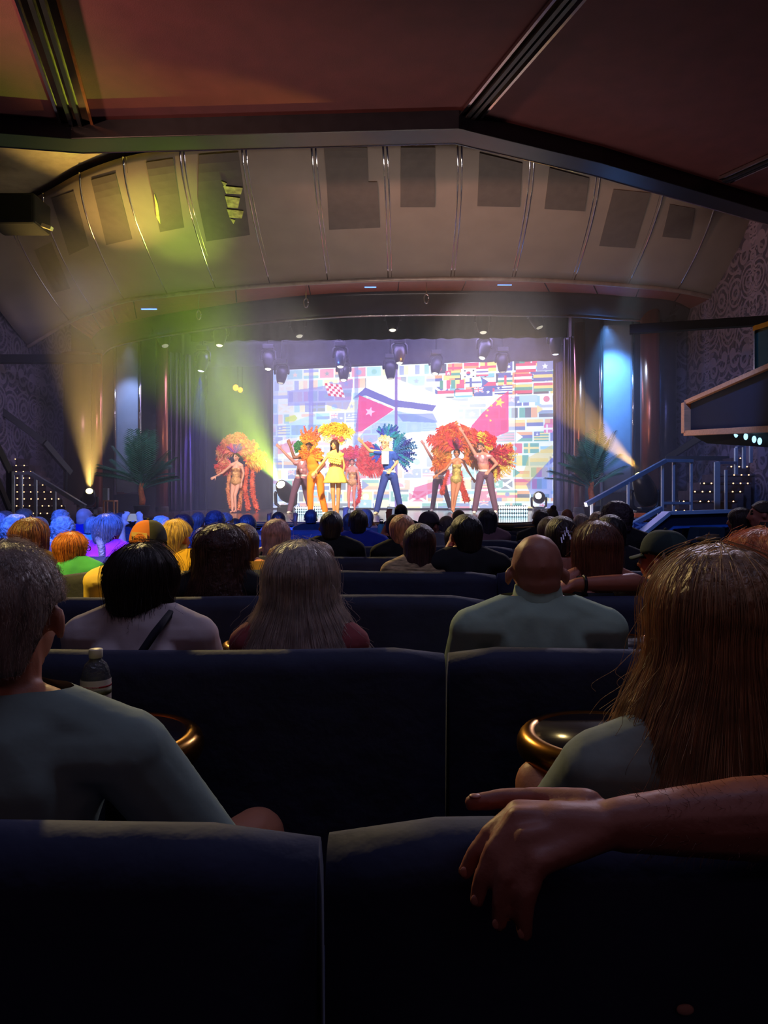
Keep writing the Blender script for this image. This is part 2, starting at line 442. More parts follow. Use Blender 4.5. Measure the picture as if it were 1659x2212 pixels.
for k in (4, 7, 10, 20, 26, 33, 38, 44, 48, 52, 56):
    mb.tube([led2[k]+Vector((0, .02, -.015)), (led2[k]*.15+top[k]*.85)+Vector((0, 0, -.03))], .014, 6)
struct(mb.build('trim_5', M_chrome))
for (px, py, wd, c, lab) in ((322, 667, .42, (.15, .35, 1), 'short blue strip light under the left of the hood'), (800, 619, .28, (.1, .35, 1), 'short blue strip light under the hood at the centre'),
                             (1090, 614, .34, (.12, .4, 1), 'short blue strip light under the right of the hood')):
    Y = 4.8*1600/(HY-py); c0 = P(px, py, Y)
    t = thing('strip_light', c0, lab, 'strip light', 'blue strip lights under the hood')
    MB().box((0, .04, .02), (wd, .07, .05)).build('housing', M_black, t)
    MB().box((0, 0, -.01), (wd*.94, .05, .03)).build('lens', flat_emit('strip_blue', c, 2.2), t, bevel=.008)
# side walls and the walls beside the stage opening
struct(MB().box((-9.5, 10, 3.9), (.3, 26, 7.8)).build('wall_left', M_wall))
struct(MB().box((7.9, 9.4, 3.9), (.3, 25.6, 7.8)).build('wall_right', M_wall))
struct(MB().box((-7.75, 22.3, 3.3), (3.4, .3, 6.6)).build('wall_proscenium_left', M_brown))
struct(MB().box((6.6, 20.9, 3.3), (2.7, .3, 6.6)).build('wall_proscenium_right', M_brown))
struct(MB().box((7.45, 19.0, 3.3), (.55, .12, 6.6)).build('wall_pier', M_wall2))
struct(MB().box((-6.3, 25, 3.3), (.2, 5.2, 6.6)).build('wall_wing_left', M_matte))
struct(MB().box((6.1, 24, 3.3), (.2, 6.4, 6.6)).build('wall_wing_right', M_matte))
struct(MB().box((0, 27.6, 3.3), (13, .2, 6.6)).build('wall_back', mat('dark_backdrop', L(46, 48, 70), .9)))
struct(MB().box((0, 23, 6.7), (13, 9.4, .2)).build('ceiling_stage', M_matte))
# stage
front = [(-9.3, 19.5), (-6.2, 17.0), (-4.8, 15.4), (-3.35, 13.0), (-2.4, 11.95), (0, 11.72), (2.0, 11.5), (2.9, 12.6), (3.3, 13.9), (4.9, 16.8), (7.6, 18.4)]
pts = [(x, y, STZ) for x, y in front]+[(7.6, 27.5, STZ), (-9.3, 27.5, STZ)]
struct(MB().prism(pts, (0, 0, -.1)).build('floor_stage', M_stage, bevel=.01))
pts = [(x, y+.06, STZ-.11) for x, y in front]+[(7.6, 27.4, STZ-.11), (-9.3, 27.4, STZ-.11)]
struct(MB().prism(pts, (0, 0, -STZ+.12)).build('wall_stage_front', mat('stage_riser', L(30, 34, 44), .6)))
struct(MB().tube([(x, y-.012, STZ-.045) for x, y in front], .03, 6).build('trim_6', mat('lip_metal', L(150, 140, 120), .35, .6)))
# columns
def column(px, rpx, Y, zt, lab, m=M_bronze, fl=1):
    c = P(px, HY, Y); r = rpx*Y/1600
    t = thing('column', (c.x, c.y, STZ), lab, 'column', 'bronze columns beside the stage')
    H = zt-STZ
    prof = [(r, .14), (r, H*.5), (r, H-.1)]
    MB().lathe(prof, 40).build('shaft', m, t, smooth=False)
    for ch in t.children: ch.data.polygons.foreach_set('use_smooth', [len(p.vertices) == 4 for p in ch.data.polygons])
    MB().lathe([(r*1.06, 0), (r*1.1, .05), (r*1.06, .13), (r, .15)], 32).build('base', M_brown, t)
    MB().lathe([(r, H-.1), (r*1.08, H-.06), (r*1.12, H)], 32).build('capital', M_brown, t)
M_brz2 = mat('dark_bronze', L(120, 84, 66), .3, .85, var=.25, scale=5, stretch=(1, 1, .05))
column(178, 38, 20.6, 5.35, 'wide bronze column at the left end of the stage', M_brz2)
column(209, 12, 19.9, 5.35, 'slim orange lit bronze column on the far left')
column(350, 13, 21.4, 6.1, 'slim bronze column between left banner and stage curtain')
column(1252, 12, 19.6, 6.1, 'slim bronze column between right palm and stage opening')
column(1404, 20, 18.2, 6.1, 'bronze column right of the blue lit right banner')
column(1440, 20, 18.6, 6.1, 'dark column at the right end beside the patterned wall', mat('dark_blue_column', L(54, 50, 70), .3, .6, var=.2))
# hanging fabric banners with chrome side poles
def banner(x0, x1, yt, yb, Y, lab, rgb):
    a = P(x0, yb, Y); b = P(x1, yt, Y); c = ((a.x+b.x)/2, Y, a.z)
    t = thing('banner_screen', c, lab, 'banner screen', 'tall fabric banners beside the stage')
    H = b.z-a.z; W = b.x-a.x
    rows = [[(-W/2+W*i/12, .06*math.cos((i/12-.5)*PI)*-1, H*j/6) for i in range(13)] for j in range(7)]
    MB().grid(rows).build('fabric', mat('banner_fabric', L(150, 158, 178), .8, var=.05), t, smooth=True, solid=.015)
    for s in (-1, 1):
        MB().tube([(s*W/2, -.06, -.05), (s*W/2, -.06, H+.05)], .05, 12).build('pole', M_chrome, t, smooth=True)
    MB().box((0, -.03, 0), (W, .05, .05)).build('bottom_bar', M_chrome, t)
    for sg in (-1, 1): MB().box((sg*W/2, -.06, (STZ-c[2])/2), (.06, .06, c[2]-STZ)).build('foot_post', M_black, t)
banner(250, 303, 742, 1065, 20.9, 'tall grey blue fabric banner behind the left palm', 0)
banner(1298, 1366, 688, 1062, 18.9, 'tall blue lit fabric banner behind the right palm', 0)
# stage curtains
def curtain(xa, xb, za, zb, Y0, Y1, folds, m, lab, depth=.13):
    a = P(xa, HY, Y0); b = P(xb, HY, Y1); n = folds*10; rows = []
    for j in range(9):
        z = za+(zb-za)*j/8; row = []
        for i in range(n+1):
            u = i/n; ph = u*folds*2*PI
            q = a.lerp(b, u); row.append(Vector((q.x+.03*math.sin(ph*.5+j*.2), q.y+depth*math.sin(ph+.25*math.sin(j)), z)))
        rows.append(row)
    o = MB().grid(rows).build('stage_curtain', m, smooth=True, solid=.01, base=a); o.location = a
    return tag(o, lab, 'curtain', 'stage curtains')
M_curt = mat('velvet_curtain', L(96, 74, 92), .55, var=.15, sheen=.5)
M_border = mat('border_cloth', L(40, 40, 50), .9, var=.15)
curtain(364, 414, STZ+.02, 5.7, 21.9, 22.4, 5, M_curt, 'grey violet pleated curtain at the left of the stage opening', .14)
curtain(417, 446, STZ+.02, 5.7, 23.0, 23.3, 3, M_matte, 'dark pleated curtain behind the violet one on the left', .1)
curtain(1216, 1242, STZ+.02, 5.8, 20.6, 20.2, 4, M_curt, 'brown violet pleated curtain at the right of the stage opening', .08)
curtain(1200, 1217, STZ+.02, 5.6, 23.2, 22.8, 3, mat('blue_drape', L(60, 62, 120), .6), 'blue lit narrow drape at the right edge of the screen', .07)
curtain(446, 586, STZ+.02, 6.5, 26.0, 26.6, 5, M_border, 'black upstage drape left of the flag screen', .03)
curtain(412, 1225, 5.80, 6.55, 20.9, 20.4, 22, M_border, 'upper black border cloth hung behind the stage header', .06)
curtain(440, 1215, 5.74, 6.55, 24.7, 23.5, 18, mat('border_grey', L(66, 64, 80), .9), 'grey border cloth hung just above the flag screen', .05)
# ---------------------------------------------------------------- the video screen showing flags
def build_screen():
    W, H = 605, 325                       # painted in the photograph's own scale: x 590..1195, y 772..1097
    im = np.ones((H, W, 3))*np.array([.86, .93, .98])
    yy, xx = np.mgrid[0:H, 0:W]
    R, B_, G, Y_, K, Wh, O, LB = (.80, .10, .28), (.16, .20, .55), (.12, .50, .42), (.95, .80, .35), (.12, .12, .2), (.97, .97, .99), (.9, .5, .25), (.35, .68, .88)
    def rect(x0, y0, x1, y1, c): im[max(0, int(y0)):max(0, int(y1)), max(0, int(x0)):max(0, int(x1))] = c
    def inpoly(pts):
        m = np.zeros((H, W), bool); n = len(pts)
        for i in range(n):
            (x1, y1), (x2, y2) = pts[i], pts[(i+1) % n]
            if y1 == y2: continue
            c = ((y1 > yy) != (y2 > yy)) & (xx < (x2-x1)*(yy-y1)/(y2-y1)+x1); m ^= c
        return m
    def poly(pts, c, a=1.):
        m = inpoly(pts); im[m] = im[m]*(1-a)+np.array(c)*a
    def disc(x, y, r, c, a=1.):
        m = (xx-x)**2+(yy-y)**2 < r*r; im[m] = im[m]*(1-a)+np.array(c)*a
    def star(x, y, r, c, rot=0):
        poly([(x+(r if k % 2 == 0 else r*.42)*math.sin(rot+k*PI/5), y-(r if k % 2 == 0 else r*.42)*math.cos(rot+k*PI/5)) for k in range(10)], c)
    def line(x0, y0, x1, y1, w, c):
        d = math.hypot(x1-x0, y1-y0) or 1; nx, ny = -(y1-y0)/d*w/2, (x1-x0)/d*w/2
        poly([(x0+nx, y0+ny), (x1+nx, y1+ny), (x1-nx, y1-ny), (x0-nx, y0-ny)], c)
    def jack(x, y, w, h):
        rect(x, y, x+w, y+h, B_)
        for wd, c in ((h*.26, Wh), (h*.1, R)):
            line(x, y, x+w, y+h, wd, c); line(x, y+h, x+w, y, wd, c)
        for wd, c in ((h*.34, Wh), (h*.18, R)):
            rect(x+w/2-wd/2, y, x+w/2+wd/2, y+h, c); rect(x, y+h/2-wd/2, x+w, y+h/2+wd/2, c)
    pal = [R, B_, G, Y_, K, Wh, O, LB]
    rr = random.Random(11)
    def flag(x, y, w, h, t=None, c=None):
        c = c or rr.sample(pal, 3); t = t if t is not None else rr.choice('hhhvvvnstdjcx')
        if t == 'h':
            for k in range(3): rect(x, y+h*k/3, x+w, y+h*(k+1)/3, c[k])
        elif t == 'v':
            for k in range(3): rect(x+w*k/3, y, x+w*(k+1)/3, y+h, c[k])
        elif t == 'n':
            rect(x, y, x+w, y+h, c[0]); rect(x+w*.3, y, x+w*.45, y+h, c[1]); rect(x, y+h*.4, x+w, y+h*.62, c[1])
        elif t == 's':
            rect(x, y, x+w, y+h, c[0]); star(x+w/2, y+h/2, h*.34, c[1])
        elif t == 't':
            for k in range(3): rect(x, y+h*k/3, x+w, y+h*(k+1)/3, c[k])
            poly([(x, y), (x+w*.42, y+h/2), (x, y+h)], rr.choice(pal))
        elif t == 'd':
            rect(x, y, x+w, y+h, c[0]); disc(x+w/2, y+h/2, h*.3, c[1])
        elif t == 'j':
            rect(x, y, x+w, y+h, B_); jack(x, y, w*.5, h*.55); star(x+w*.75, y+h*.55, h*.2, Wh)
        elif t == 'c':
            for k in range(7): rect(x, y+h*k/7, x+w, y+h*(k+1)/7, c[k % 2])
            rect(x, y, x+w*.42, y+h*.5, B_); star(x+w*.2, y+h*.25, h*.16, Wh)
        elif t == 'x':
            rect(x, y, x+w, y+h, c[0]); line(x, y, x+w, y+h, h*.2, Wh); line(x, y+h, x+w, y, h*.2, Wh)
    y = 2; k = 0
    while y < H:
        h = 21 + (k % 3); x = -((k*17) % 30)
        while x < W:
            ww = rr.choice((31, 34, 37, 30)); flag(x, y, ww, h); x += ww+3
        y += h+4; k += 1
    # readable flags in the upper right corner
    X = lambda px: px-590
    Yv = lambda py: py-772
    def fl(x0, y0, x1, y1, t, c=None): flag(X(x0), Yv(y0), x1-x0, y1-y0, t, c)
    fl(972, 790, 1003, 807, 'h', (Y_, G, Y_)); rect(X(972), Yv(790), X(984), Yv(800), R); star(X(978), Yv(795), 4, Wh)
    rect(X(1005), Yv(787), X(1036), Yv(808), Wh); disc(X(1020), Yv(797), 5, R); m = ((xx-X(1020))**2+(yy-Yv(797))**2 < 25) & (yy > Yv(797)); im[m] = B_
    for (a, b) in ((1011, 790), (1029, 790), (1011, 803), (1029, 803)): rect(X(a), Yv(b), X(a+4), Yv(b+3), K)
    for k2, c in enumerate((R, Wh, (.35, .3, .6), Wh, R)): rect(X(1037), Yv(785+k2*4), X(1062), Yv(789+k2*4), c)
    fl(1119, 780, 1160, 800, 'h', (R, Wh, R)); fl(1162, 777, 1194, 798, 's', ((.45, .45, .65), Wh))
    fl(960, 811, 982, 830, 'v', ((.1, .45, .35), Wh, R)); fl(984, 811, 1012, 830, 'v', (G, Y_, R)); rect(X(995), Yv(820), X(1012), Yv(830), R)
    fl(1014, 808, 1047, 828, 'n', (Wh, B_)); rect(X(1049), Yv(808), X(1078), Yv(818), Wh); rect(X(1049), Yv(818), X(1078), Yv(827), R)
    poly([(X(1049), Yv(808)), (X(1062), Yv(817)), (X(1049), Yv(828))], B_)
    for k2, c in enumerate((B_, Wh, G, Y_)): rect(X(1082), Yv(805+k2*5), X(1112), Yv(810+k2*5), c)
    rect(X(1095), Yv(805), X(1100), Yv(825), R)
    fl(1115, 803, 1152, 822, 'h', (R, Wh, R)); fl(1155, 800, 1194, 820, 'h', (B_, Y_, B_))
    fl(955, 834, 990, 855, 'h', (R, Wh, K)); fl(993, 833, 1029, 853, 'h', (R, Wh, LB)); fl(1032, 829, 1071, 849, 'j')
    fl(1075, 827, 1112, 846, 'c', (B_, Wh)); fl(1116, 826, 1153, 846, 'h', (Y_, G, R)); fl(1156, 824, 1194, 843, 'h', (R, Y_, G))
    fl(1168, 848, 1194, 870, 'd', (Wh, R)); fl(1176, 915, 1194, 933, 'n', ((.85, .2, .5), Wh)); rect(X(1126), Yv(850), X(1163), Yv(866), (.5, .7, .8))
    fl(1162, 872, 1194, 890, 't', ((.5, .6, .75), Wh, (.3, .4, .6)))
    fl(860, 1055, 893, 1072, 't', (K, Wh, G)); fl(1044, 1060, 1080, 1078, 's', (R, Wh)); fl(1044, 1081, 1080, 1097, 'j')
    fl(1080, 1058, 1122, 1074, 'h', (G, Y_, R)); disc(X(1101), Yv(1066), 5, B_); fl(1068, 1036, 1092, 1052, 's', (G, Wh))
    rect(X(784), Yv(1078), X(812), Yv(1096), (.4, .66, .85)); star(X(797), Yv(1087), 5, Wh); rect(X(818), Yv(1078), X(850), Yv(1096), (.95, .86, .6))
    rect(X(863), Yv(1034), X(884), Yv(1052), Wh); poly([(X(868), Yv(1049)), (X(872), Yv(1039)), (X(880), Yv(1042)), (X(883), Yv(1049))], (.8, .2, .35))
    for q in range(4): rect(X(966), Yv(1080+q*5), X(1002), Yv(1082+q*5), (.1, .4, .6))
    # bleached centre
    cx, cyy = 345, 150
    wgt = np.clip(1.15-np.sqrt(((xx-cx)/330.)**2+((yy-cyy)/230.)**2), 0, 1)**.6*.92
    wgt = np.maximum(wgt, .58)
    wgt[:int(Yv(850))+0, int(X(950)):] *= .35
    wgt[:, int(X(1118)):] *= .55
    im[:] = im*(1-wgt[..., None])+np.array([.93, .975, 1.])*wgt[..., None]
    vio = np.clip((110-xx)/170., 0, .45)*np.clip((260-yy)/200., 0, 1); im[:] = im*(1-vio[..., None])+np.array([.55, .56, .84])*vio[..., None]
    vio = np.clip((xx-500)/320., 0, .3); im[:] = im*(1-vio[..., None])+np.array([.60, .66, .92])*vio[..., None]
    sub = lambda pts: [(X(a), Yv(b)) for a, b in pts]
    # large waving flags laid over the small ones
    poly(sub([(800, 795), (860, 800), (952, 840), (1000, 860), (1000, 960), (950, 905), (880, 880), (800, 840)]), (1, 1, 1), .75)
    poly(sub([(622, 822), (690, 815), (771, 800), (766, 850), (757, 870), (735, 866), (715, 858), (624, 856)]), (.45, .45, .78), .6)
    for i in range(6):
        for j in range(5):
            a = 707+i*6.2+j*1.8; b = 806+j*6+i*.9
            poly(sub([(a, b), (a+6.2, b+1), (a+7.5, b+7), (a+1.3, b+6)]), R if (i+j) % 2 == 0 else (.97, .93, .97), .85)
    poly(sub([(770, 845), (798, 820), (860, 850), (952, 866), (944, 879), (905, 872), (860, 866), (798, 838)]), (.30, .30, .66), .85)
    poly(sub([(784, 837), (861, 872), (845, 884), (790, 920), (776, 922)]), (.86, .12, .46), .8)
    star(X(808), Yv(876), 12, (.93, .75, .93), .3)
    poly(sub([(861, 874), (905, 884), (950, 900), (956, 922), (900, 925), (840, 935), (790, 958), (760, 965), (800, 915)]), (.35, .56, .86), .42)
    poly(sub([(868, 884), (945, 884), (956, 905), (880, 900)]), (.25, .35, .7), .5)
    poly(sub([(600, 940), (670, 920), (740, 935), (790, 985), (720, 1000), (600, 985)]), (1, 1, 1), .55)
    poly(sub([(620, 900), (690, 875), (730, 900), (690, 925), (620, 935)]), (.45, .72, .92), .4)
    poly(sub([(617, 884), (640, 878), (646, 886), (640, 893), (618, 894)]), (.72, .78, .35), .8)
    poly(sub([(1104, 838), (1085, 852), (1050, 885), (1028, 912), (1010, 948), (1040, 938), (1070, 942), (1104, 928)]), (.88, .10, .42), .72)
    star(X(1085), Yv(864), 11, (.93, .86, .35), .25)
    for (a, b) in ((1068, 870), (1060, 880), (1058, 892), (1066, 903)): star(X(a), Yv(b), 4, (.93, .86, .35), .5)
    poly(sub([(900, 1072), (905, 1050), (950, 1036), (1000, 1010), (1010, 1030), (960, 1052), (912, 1078)]), (.82, .25, .5), .6)
    poly(sub([(1130, 1030), (1144, 985), (1194, 958), (1194, 985), (1150, 1040)]), (.78, .72, .45), .55)
    poly(sub([(1140, 1045), (1194, 985), (1194, 1075), (1150, 1070)]), (.30, .36, .75), .5)
    poly(sub([(600, 950), (640, 938), (660, 950), (640, 965), (600, 970)]), (.8, .3, .5), .45)
    for (a, b, c_, al) in ((672, 682, (.45, .42, .78), .55), (774, 783, (.42, .5, .8), .5), (863, 869, (.42, .30, .66), .8), (590, 602, (.55, .62, .85), .5)):
        m = (xx >= X(a)) & (xx < X(b)); im[m] = im[m]*(1-al)+np.array(c_)*al
    m = (xx >= X(1117)) & (xx < X(1118)+1); im[m] *= .8
    # onto a fine grid of faces standing at its real place
    A, Bp = P(590, 800, 25.6), P(590, 1097, 25.6); C, D = P(1195, 774, 23.9), P(1195, 1098, 23.9)
    u = (np.arange(W+1)/W)[None, :, None]; v = (np.arange(H+1)/H)[:, None, None]
    A, Bp, C, D = [np.array(q) for q in (A, Bp, C, D)]
    V = ((A*(1-u)+C*u)*(1-v)+(Bp*(1-u)+D*u)*v).reshape(-1, 3)
    i = np.arange(W)[None, :]; j = np.arange(H)[:, None]; a = (j*(W+1)+i)
    F = np.stack([a, a+W+1, a+W+2, a+1], -1).reshape(-1, 4)
    c0 = (A+Bp+C+D)/4
    me = bpy.data.meshes.new('picture'); me.vertices.add(len(V)); me.vertices.foreach_set('co', (V-c0).ravel())
    me.loops.add(F.size); me.loops.foreach_set('vertex_index', F.ravel().astype(np.int32))
    me.polygons.add(len(F)); me.polygons.foreach_set('loop_start', (np.arange(len(F))*4).astype(np.int32))
    me.update(calc_edges=True)
    at = me.color_attributes.new('picture', 'FLOAT_COLOR', 'CORNER')
    lin = np.where(im <= .04045, im/12.92, ((im+.055)/1.055)**2.4).reshape(-1, 3)
    cc = np.ones((len(F), 4, 4)); cc[:, :, :3] = lin[:, None, :]
    at.data.foreach_set('color', cc.ravel())
    m = bpy.data.materials.new('screen_picture'); m.use_nodes = True; nt = m.node_tree
    nt.nodes.remove(nt.nodes['Principled BSDF'])
    em = nt.nodes.new('ShaderNodeEmission'); vc = nt.nodes.new('ShaderNodeAttribute'); vc.attribute_name = 'picture'
    em.inputs[1].default_value = 1.65
    nt.links.new(vc.outputs[0], em.inputs[0]); nt.links.new(em.outputs[0], nt.nodes['Material Output'].inputs[0])
    t = thing('video_screen', tuple(c0), 'large bright video screen showing many national flags at the back of the stage', 'screen')
    finish('picture', me, m, t, False)
    n = Vector(np.cross(C-A, Bp-A)).normalized(); n = n if n.y > 0 else -n
    q = [Vector(x)-Vector(c0)+n*.02 for x in (A+[-.04, 0, .04], C+[.04, 0, .04], D+[.04, 0, -.04], Bp+[-.04, 0, -.04])]
    MB().prism(q, n*.15).build('casing', M_matte, t)
build_screen()
# ---------------------------------------------------------------- lamps of the stage
M_body = mat('lamp_body', L(52, 50, 56), .3, .5, var=.15)
WHT = (1, .93, .75)
def moving_head(px, py, Y, d, lens, es, label, hang=True, s=1., group='hanging moving head lamps', body=None, light=None):
    d = Vector(d).normalized(); lp = P(px, py, Y); piv = lp-d*.30*s
    if not hang: piv.z = max(piv.z, STZ+.44*s)
    t = thing('moving_head_lamp', piv, label, 'stage lamp', group)
    up = 1 if hang else -1
    mb = MB().box((0, 0, up*.40*s), (.34*s, .30*s, .14*s))
    if not hang:
        mb.box((0, 0, -.33*s), (.2*s, .2*s, .1*s)); bz = piv.z-STZ
        if bz > .47*s: mb.box((0, 0, -(bz+.42*s)/2), (.5*s, .4*s, max(.02, bz-.45*s)))
    mb.build('base', body or M_body, t, bevel=.02)
    mb = MB().tube([(sx*a*s, 0, up*b*s) for sx, a, b in ((-1, .2, 0), (-1, .22, .05), (-1, .21, .26), (-1, .12, .33), (1, .12, .33), (1, .21, .26), (1, .22, .05), (1, .2, 0))], .035*s, 8)
    mb.build('yoke', body or M_body, t, smooth=True)
    hd = MB().lathe([(.05*s, .27*s), (.15*s, .23*s), (.185*s, .1*s), (.18*s, -.02*s), (.15*s, -.18*s), (.115*s, -.29*s), (.10*s, -.30*s), (.09*s, -.285*s)], 20).build('head', body or M_body, t, smooth=True)
    hd.rotation_mode = 'QUATERNION'; hd.rotation_quaternion = d.to_track_quat('-Z', 'Y')
    ln = MB().ball((0, 0, -.285*s), (.088*s, .088*s, .03*s), 16).build('lens', flat_emit('lens_%d_%d_%d_%d' % (lens[0]*99, lens[1]*99, lens[2]*99, es*10), lens, es), hd, smooth=True)
    if hang:
        MB().tube([(0, 0, .45*s), (0, 0, 6.6-piv.z)], .025, 8).build('hanging_pipe', M_matte, t)
    if light:
        col, wt, ang = light[:3]; bl = light[3] if len(light) > 3 else .4
        tgt = light[4] if len(light) > 4 else piv+d*5
        spot('lamp_beam', tuple(piv+d*.42*s), tuple(tgt), col, wt, ang, bl, .05)
    return t
H1 = 'row of lamps close under the header'
dn = (0, -.25, -1)
moving_head(474, 747, 20.0, dn, WHT, 1.5, 'dark hanging lamp with a pale beam at the left under the header', light=((.6, .7, 1), 260, 26))
moving_head(647, 727, 19.6, (.2, -.3, -1), WHT, .6, 'dark hanging lamp in green haze left of centre under the header')
moving_head(848, 714, 19.3, dn, WHT, 1.5, 'dark hanging lamp at the centre just under the header', light=((.55, .6, 1), 260, 26))
moving_head(1044, 719, 19.2, dn, WHT, 1.0, 'dark hanging lamp right of centre under the header', light=((.5, .5, 1), 200, 24))
moving_head(1166, 708, 19.2, (.3, -.3, -1), WHT, .5, 'dark hanging lamp at the right end under the header')
moving_head(357, 748, 20.2, (.3, -.4, -1), WHT, .3, 'dark hanging lamp beside the left banner top')
moving_head(434, 802, 22.0, (-.15, -.1, -1), (.75, .85, 1), 7, 'lamp throwing a blue violet beam down the left curtain', light=((.10, .10, 1), 1500, 26, .5, P(424, 1080, 22.3)))
moving_head(579, 798, 22.6, dn, WHT, 6, 'pale blue bodied lamp left of the screen top', light=((1, .7, .4), 240, 18))
moving_head(735, 793, 22.2, dn, WHT, 6, 'lamp with a blue lit body above the left part of the screen', light=((.8, .5, .4), 160, 18))
moving_head(863, 785, 22.0, dn, WHT, 6, 'lamp with an orange lit body above the screen centre', light=((.8, .5, .4), 160, 18))
moving_head(1041, 774, 21.8, (-.3, -.3, -1), WHT, 6, 'lamp with a bright lens above the right part of the screen', light=((1, .6, .3), 200, 20))
moving_head(1200, 766, 21.6, (.03, 0, -1), (.6, .7, 1), 7, 'lamp throwing a violet beam down the right edge of the screen', light=((.16, .12, 1), 1500, 12, .5, P(1210, 1095, 22)))
moving_head(606, 828, 23.4, (-.1, -.2, -1), WHT, .8, 'dark lamp hanging in front of the left corner of the screen')
moving_head(742, 822, 23.3, (0, -.3, -1), WHT, 6, 'dark lamp with a lit lens hanging over the checkered flag')
moving_head(844, 818, 23.2, (.05, -.1, -1), WHT, .6, 'dark lamp hanging over the top centre of the screen')
moving_head(940, 808, 23.1, (-.15, -.3, -1), WHT, 6, 'dark lamp with a small lit lens hanging right of the screen centre')
moving_head(1086, 804, 22.9, (.02, -.1, -1), WHT, .6, 'dark lamp hanging over the top right of the screen')
G2 = 'moving head lamps on the stage floor'
moving_head(193, 1062, 18.4, (.32, -.8, .55), (1, .85, .3), 7, 'yellow glowing floor lamp at the foot of the left columns', False, .95, G2, light=((1, .62, .14), 6000, 30, 1., P(215, 230, 12.5)))
moving_head(606, 1076, 20.2, (-.25, -.8, .5), (1, 1, .6), 22, 'very bright floor lamp left of the screen sending a green beam', False, 1.3, G2, light=((.58, .92, .07), 9000, 35, 1., P(445, 800, 16.3)))
moving_head(1163, 1074, 20.6, (-.25, -.95, .12), (1, 1, .75), 12, 'round white floor lamp at the right edge of the screen', False, .95, G2, light=((.9, .95, .35), 300, 16, .5, P(900, 1000, 12)))
moving_head(1381, 1050, 15.0, (-.42, -.35, .85), (1, .85, .3), 9, 'large floor lamp with an amber beam behind the right railing', False, 1.25, G2, light=((1, .55, .08), 4600, 22, .35, P(1290, 930, 14.4)))
# a crossing blue and an amber beam light two of the lamp bodies
spot('rig_beam', (-2.6, 20.6, 5.3), P(735, 775, 22.2), (.05, .2, 1), 900, 12, .3)
spot('rig_beam', (1.6, 20.2, 5.3), P(863, 768, 22.0), (1, .45, .05), 900, 12, .3)
for k, (px, py) in enumerate(((510, 838), (520, 843), (437, 813), (440, 866))):
    c = P(px, py, 24.5); col = [(1, .34, .02), (1, .36, .02), (1, .9, .6), (1, .25, .45)][k]
    t = thing('par_can', c, ['orange glowing round lamp in the green haze, left of a pair', 'orange glowing round lamp in the green haze, right of a pair', 'pale yellow round lamp just under the blue beam lamp', 'tiny pink lamp at the side of the dark upstage drape'][k], 'stage lamp', 'small side lamps upstage left')
    R = Matrix.Rotation(PI/2, 4, 'X'); s = [1, .85, 1, .5][k]
    MB().lathe([(.07*s, -.16), (.11*s, -.1), (.11*s, .06), (.10*s, .06)], 16, R).build('can', M_body, t, smooth=True)
    MB().ball((0, -.06, 0), (.095*s, .03, .105*s), 14).build('lens', flat_emit('par_%d' % k, col, 3), t, smooth=True)
    MB().tube([(0, .1, 0), (0, .3, .1), (0, .3, 6.6-c.z)], .02, 6).build('hanging_pipe', M_matte, t)
# hooks on short cables under the header
for px, y0, y1, Y, lab in ((429, 655, 690, 17.0, 'steel hook hanging in front of the header on the left'), (661, 632, 664, 16.4, 'steel hook hanging left of the header centre'), (921, 620, 655, 16.3, 'steel hook hanging just right of the header centre')):
    a = P(px, y0, Y); b = P(px, y1, Y)
    t = thing('rigging_hook', a, lab, 'hook', 'rigging hooks under the hood')
    MB().tube([(0, .05, .22), (0, 0, 0), b-a+Vector((0, 0, .2))], .010, 6).build('cable', M_chrome, t)
    z = (b-a).z
    ring = [(.05*math.cos(u), 0, z+.10+.10*math.sin(u)) for u in [2*PI*i/16 for i in range(17)]]
    MB().tube(ring, .016, 8).build('carabiner', M_chrome, t, smooth=True)
# low blocks of white lamps at the front of the stage
def blinder(x0, x1, y0, y1, lab):
    Y = .365*1600/(y1-HY); a = P(x0, y1, Y); b = P(x1, y0, Y); W = b.x-a.x; Hh = b.z-a.z
    t = thing('led_blinder', ((a.x+b.x)/2, Y, STZ), lab, 'light panel', 'white lamp panels on the stage')
    MB().box((0, .08, Hh/2), (W, .14, Hh)).build('housing', M_body, t, bevel=.01)
    for i in range(13):
        for j in range(3):
            o = MB().ball((-W/2+W*(i+.5)/13, 0, Hh*(j+.5)/3), (W*.030, .02, Hh*.14), 8, 5).build('bulb', flat_emit('bulb_white', (.85, .95, 1), 7) if j == 2 else flat_emit('bulb_ice', (.45, .8, 1), 3), t, smooth=True)
blinder(638, 698, 1094, 1112, 'low panel of white lamps behind the orange performer')
blinder(1077, 1140, 1092, 1117, 'low panel of white lamps at the right front of the stage')
# ---------------------------------------------------------------- haze of the smoke machine
hz = MB().box((-.8, 20.4, 3.4), (16.9, 14.2, 6.2))
m = bpy.data.materials.new('haze'); m.use_nodes = True; nt = m.node_tree
nt.nodes.remove(nt.nodes['Principled BSDF'])
vs = nt.nodes.new('ShaderNodeVolumeScatter'); vs.inputs['Density'].default_value = .035; vs.inputs['Anisotropy'].default_value = .25
vs.inputs['Color'].default_value = (.95, .93, 1, 1)
nt.links.new(vs.outputs[0], nt.nodes['Material Output'].inputs['Volume'])
o = hz.build('stage_haze', m); o.display_type = 'WIRE'
tag(o, 'thin smoke haze filling the air over the stage', 'haze', kind='stuff')
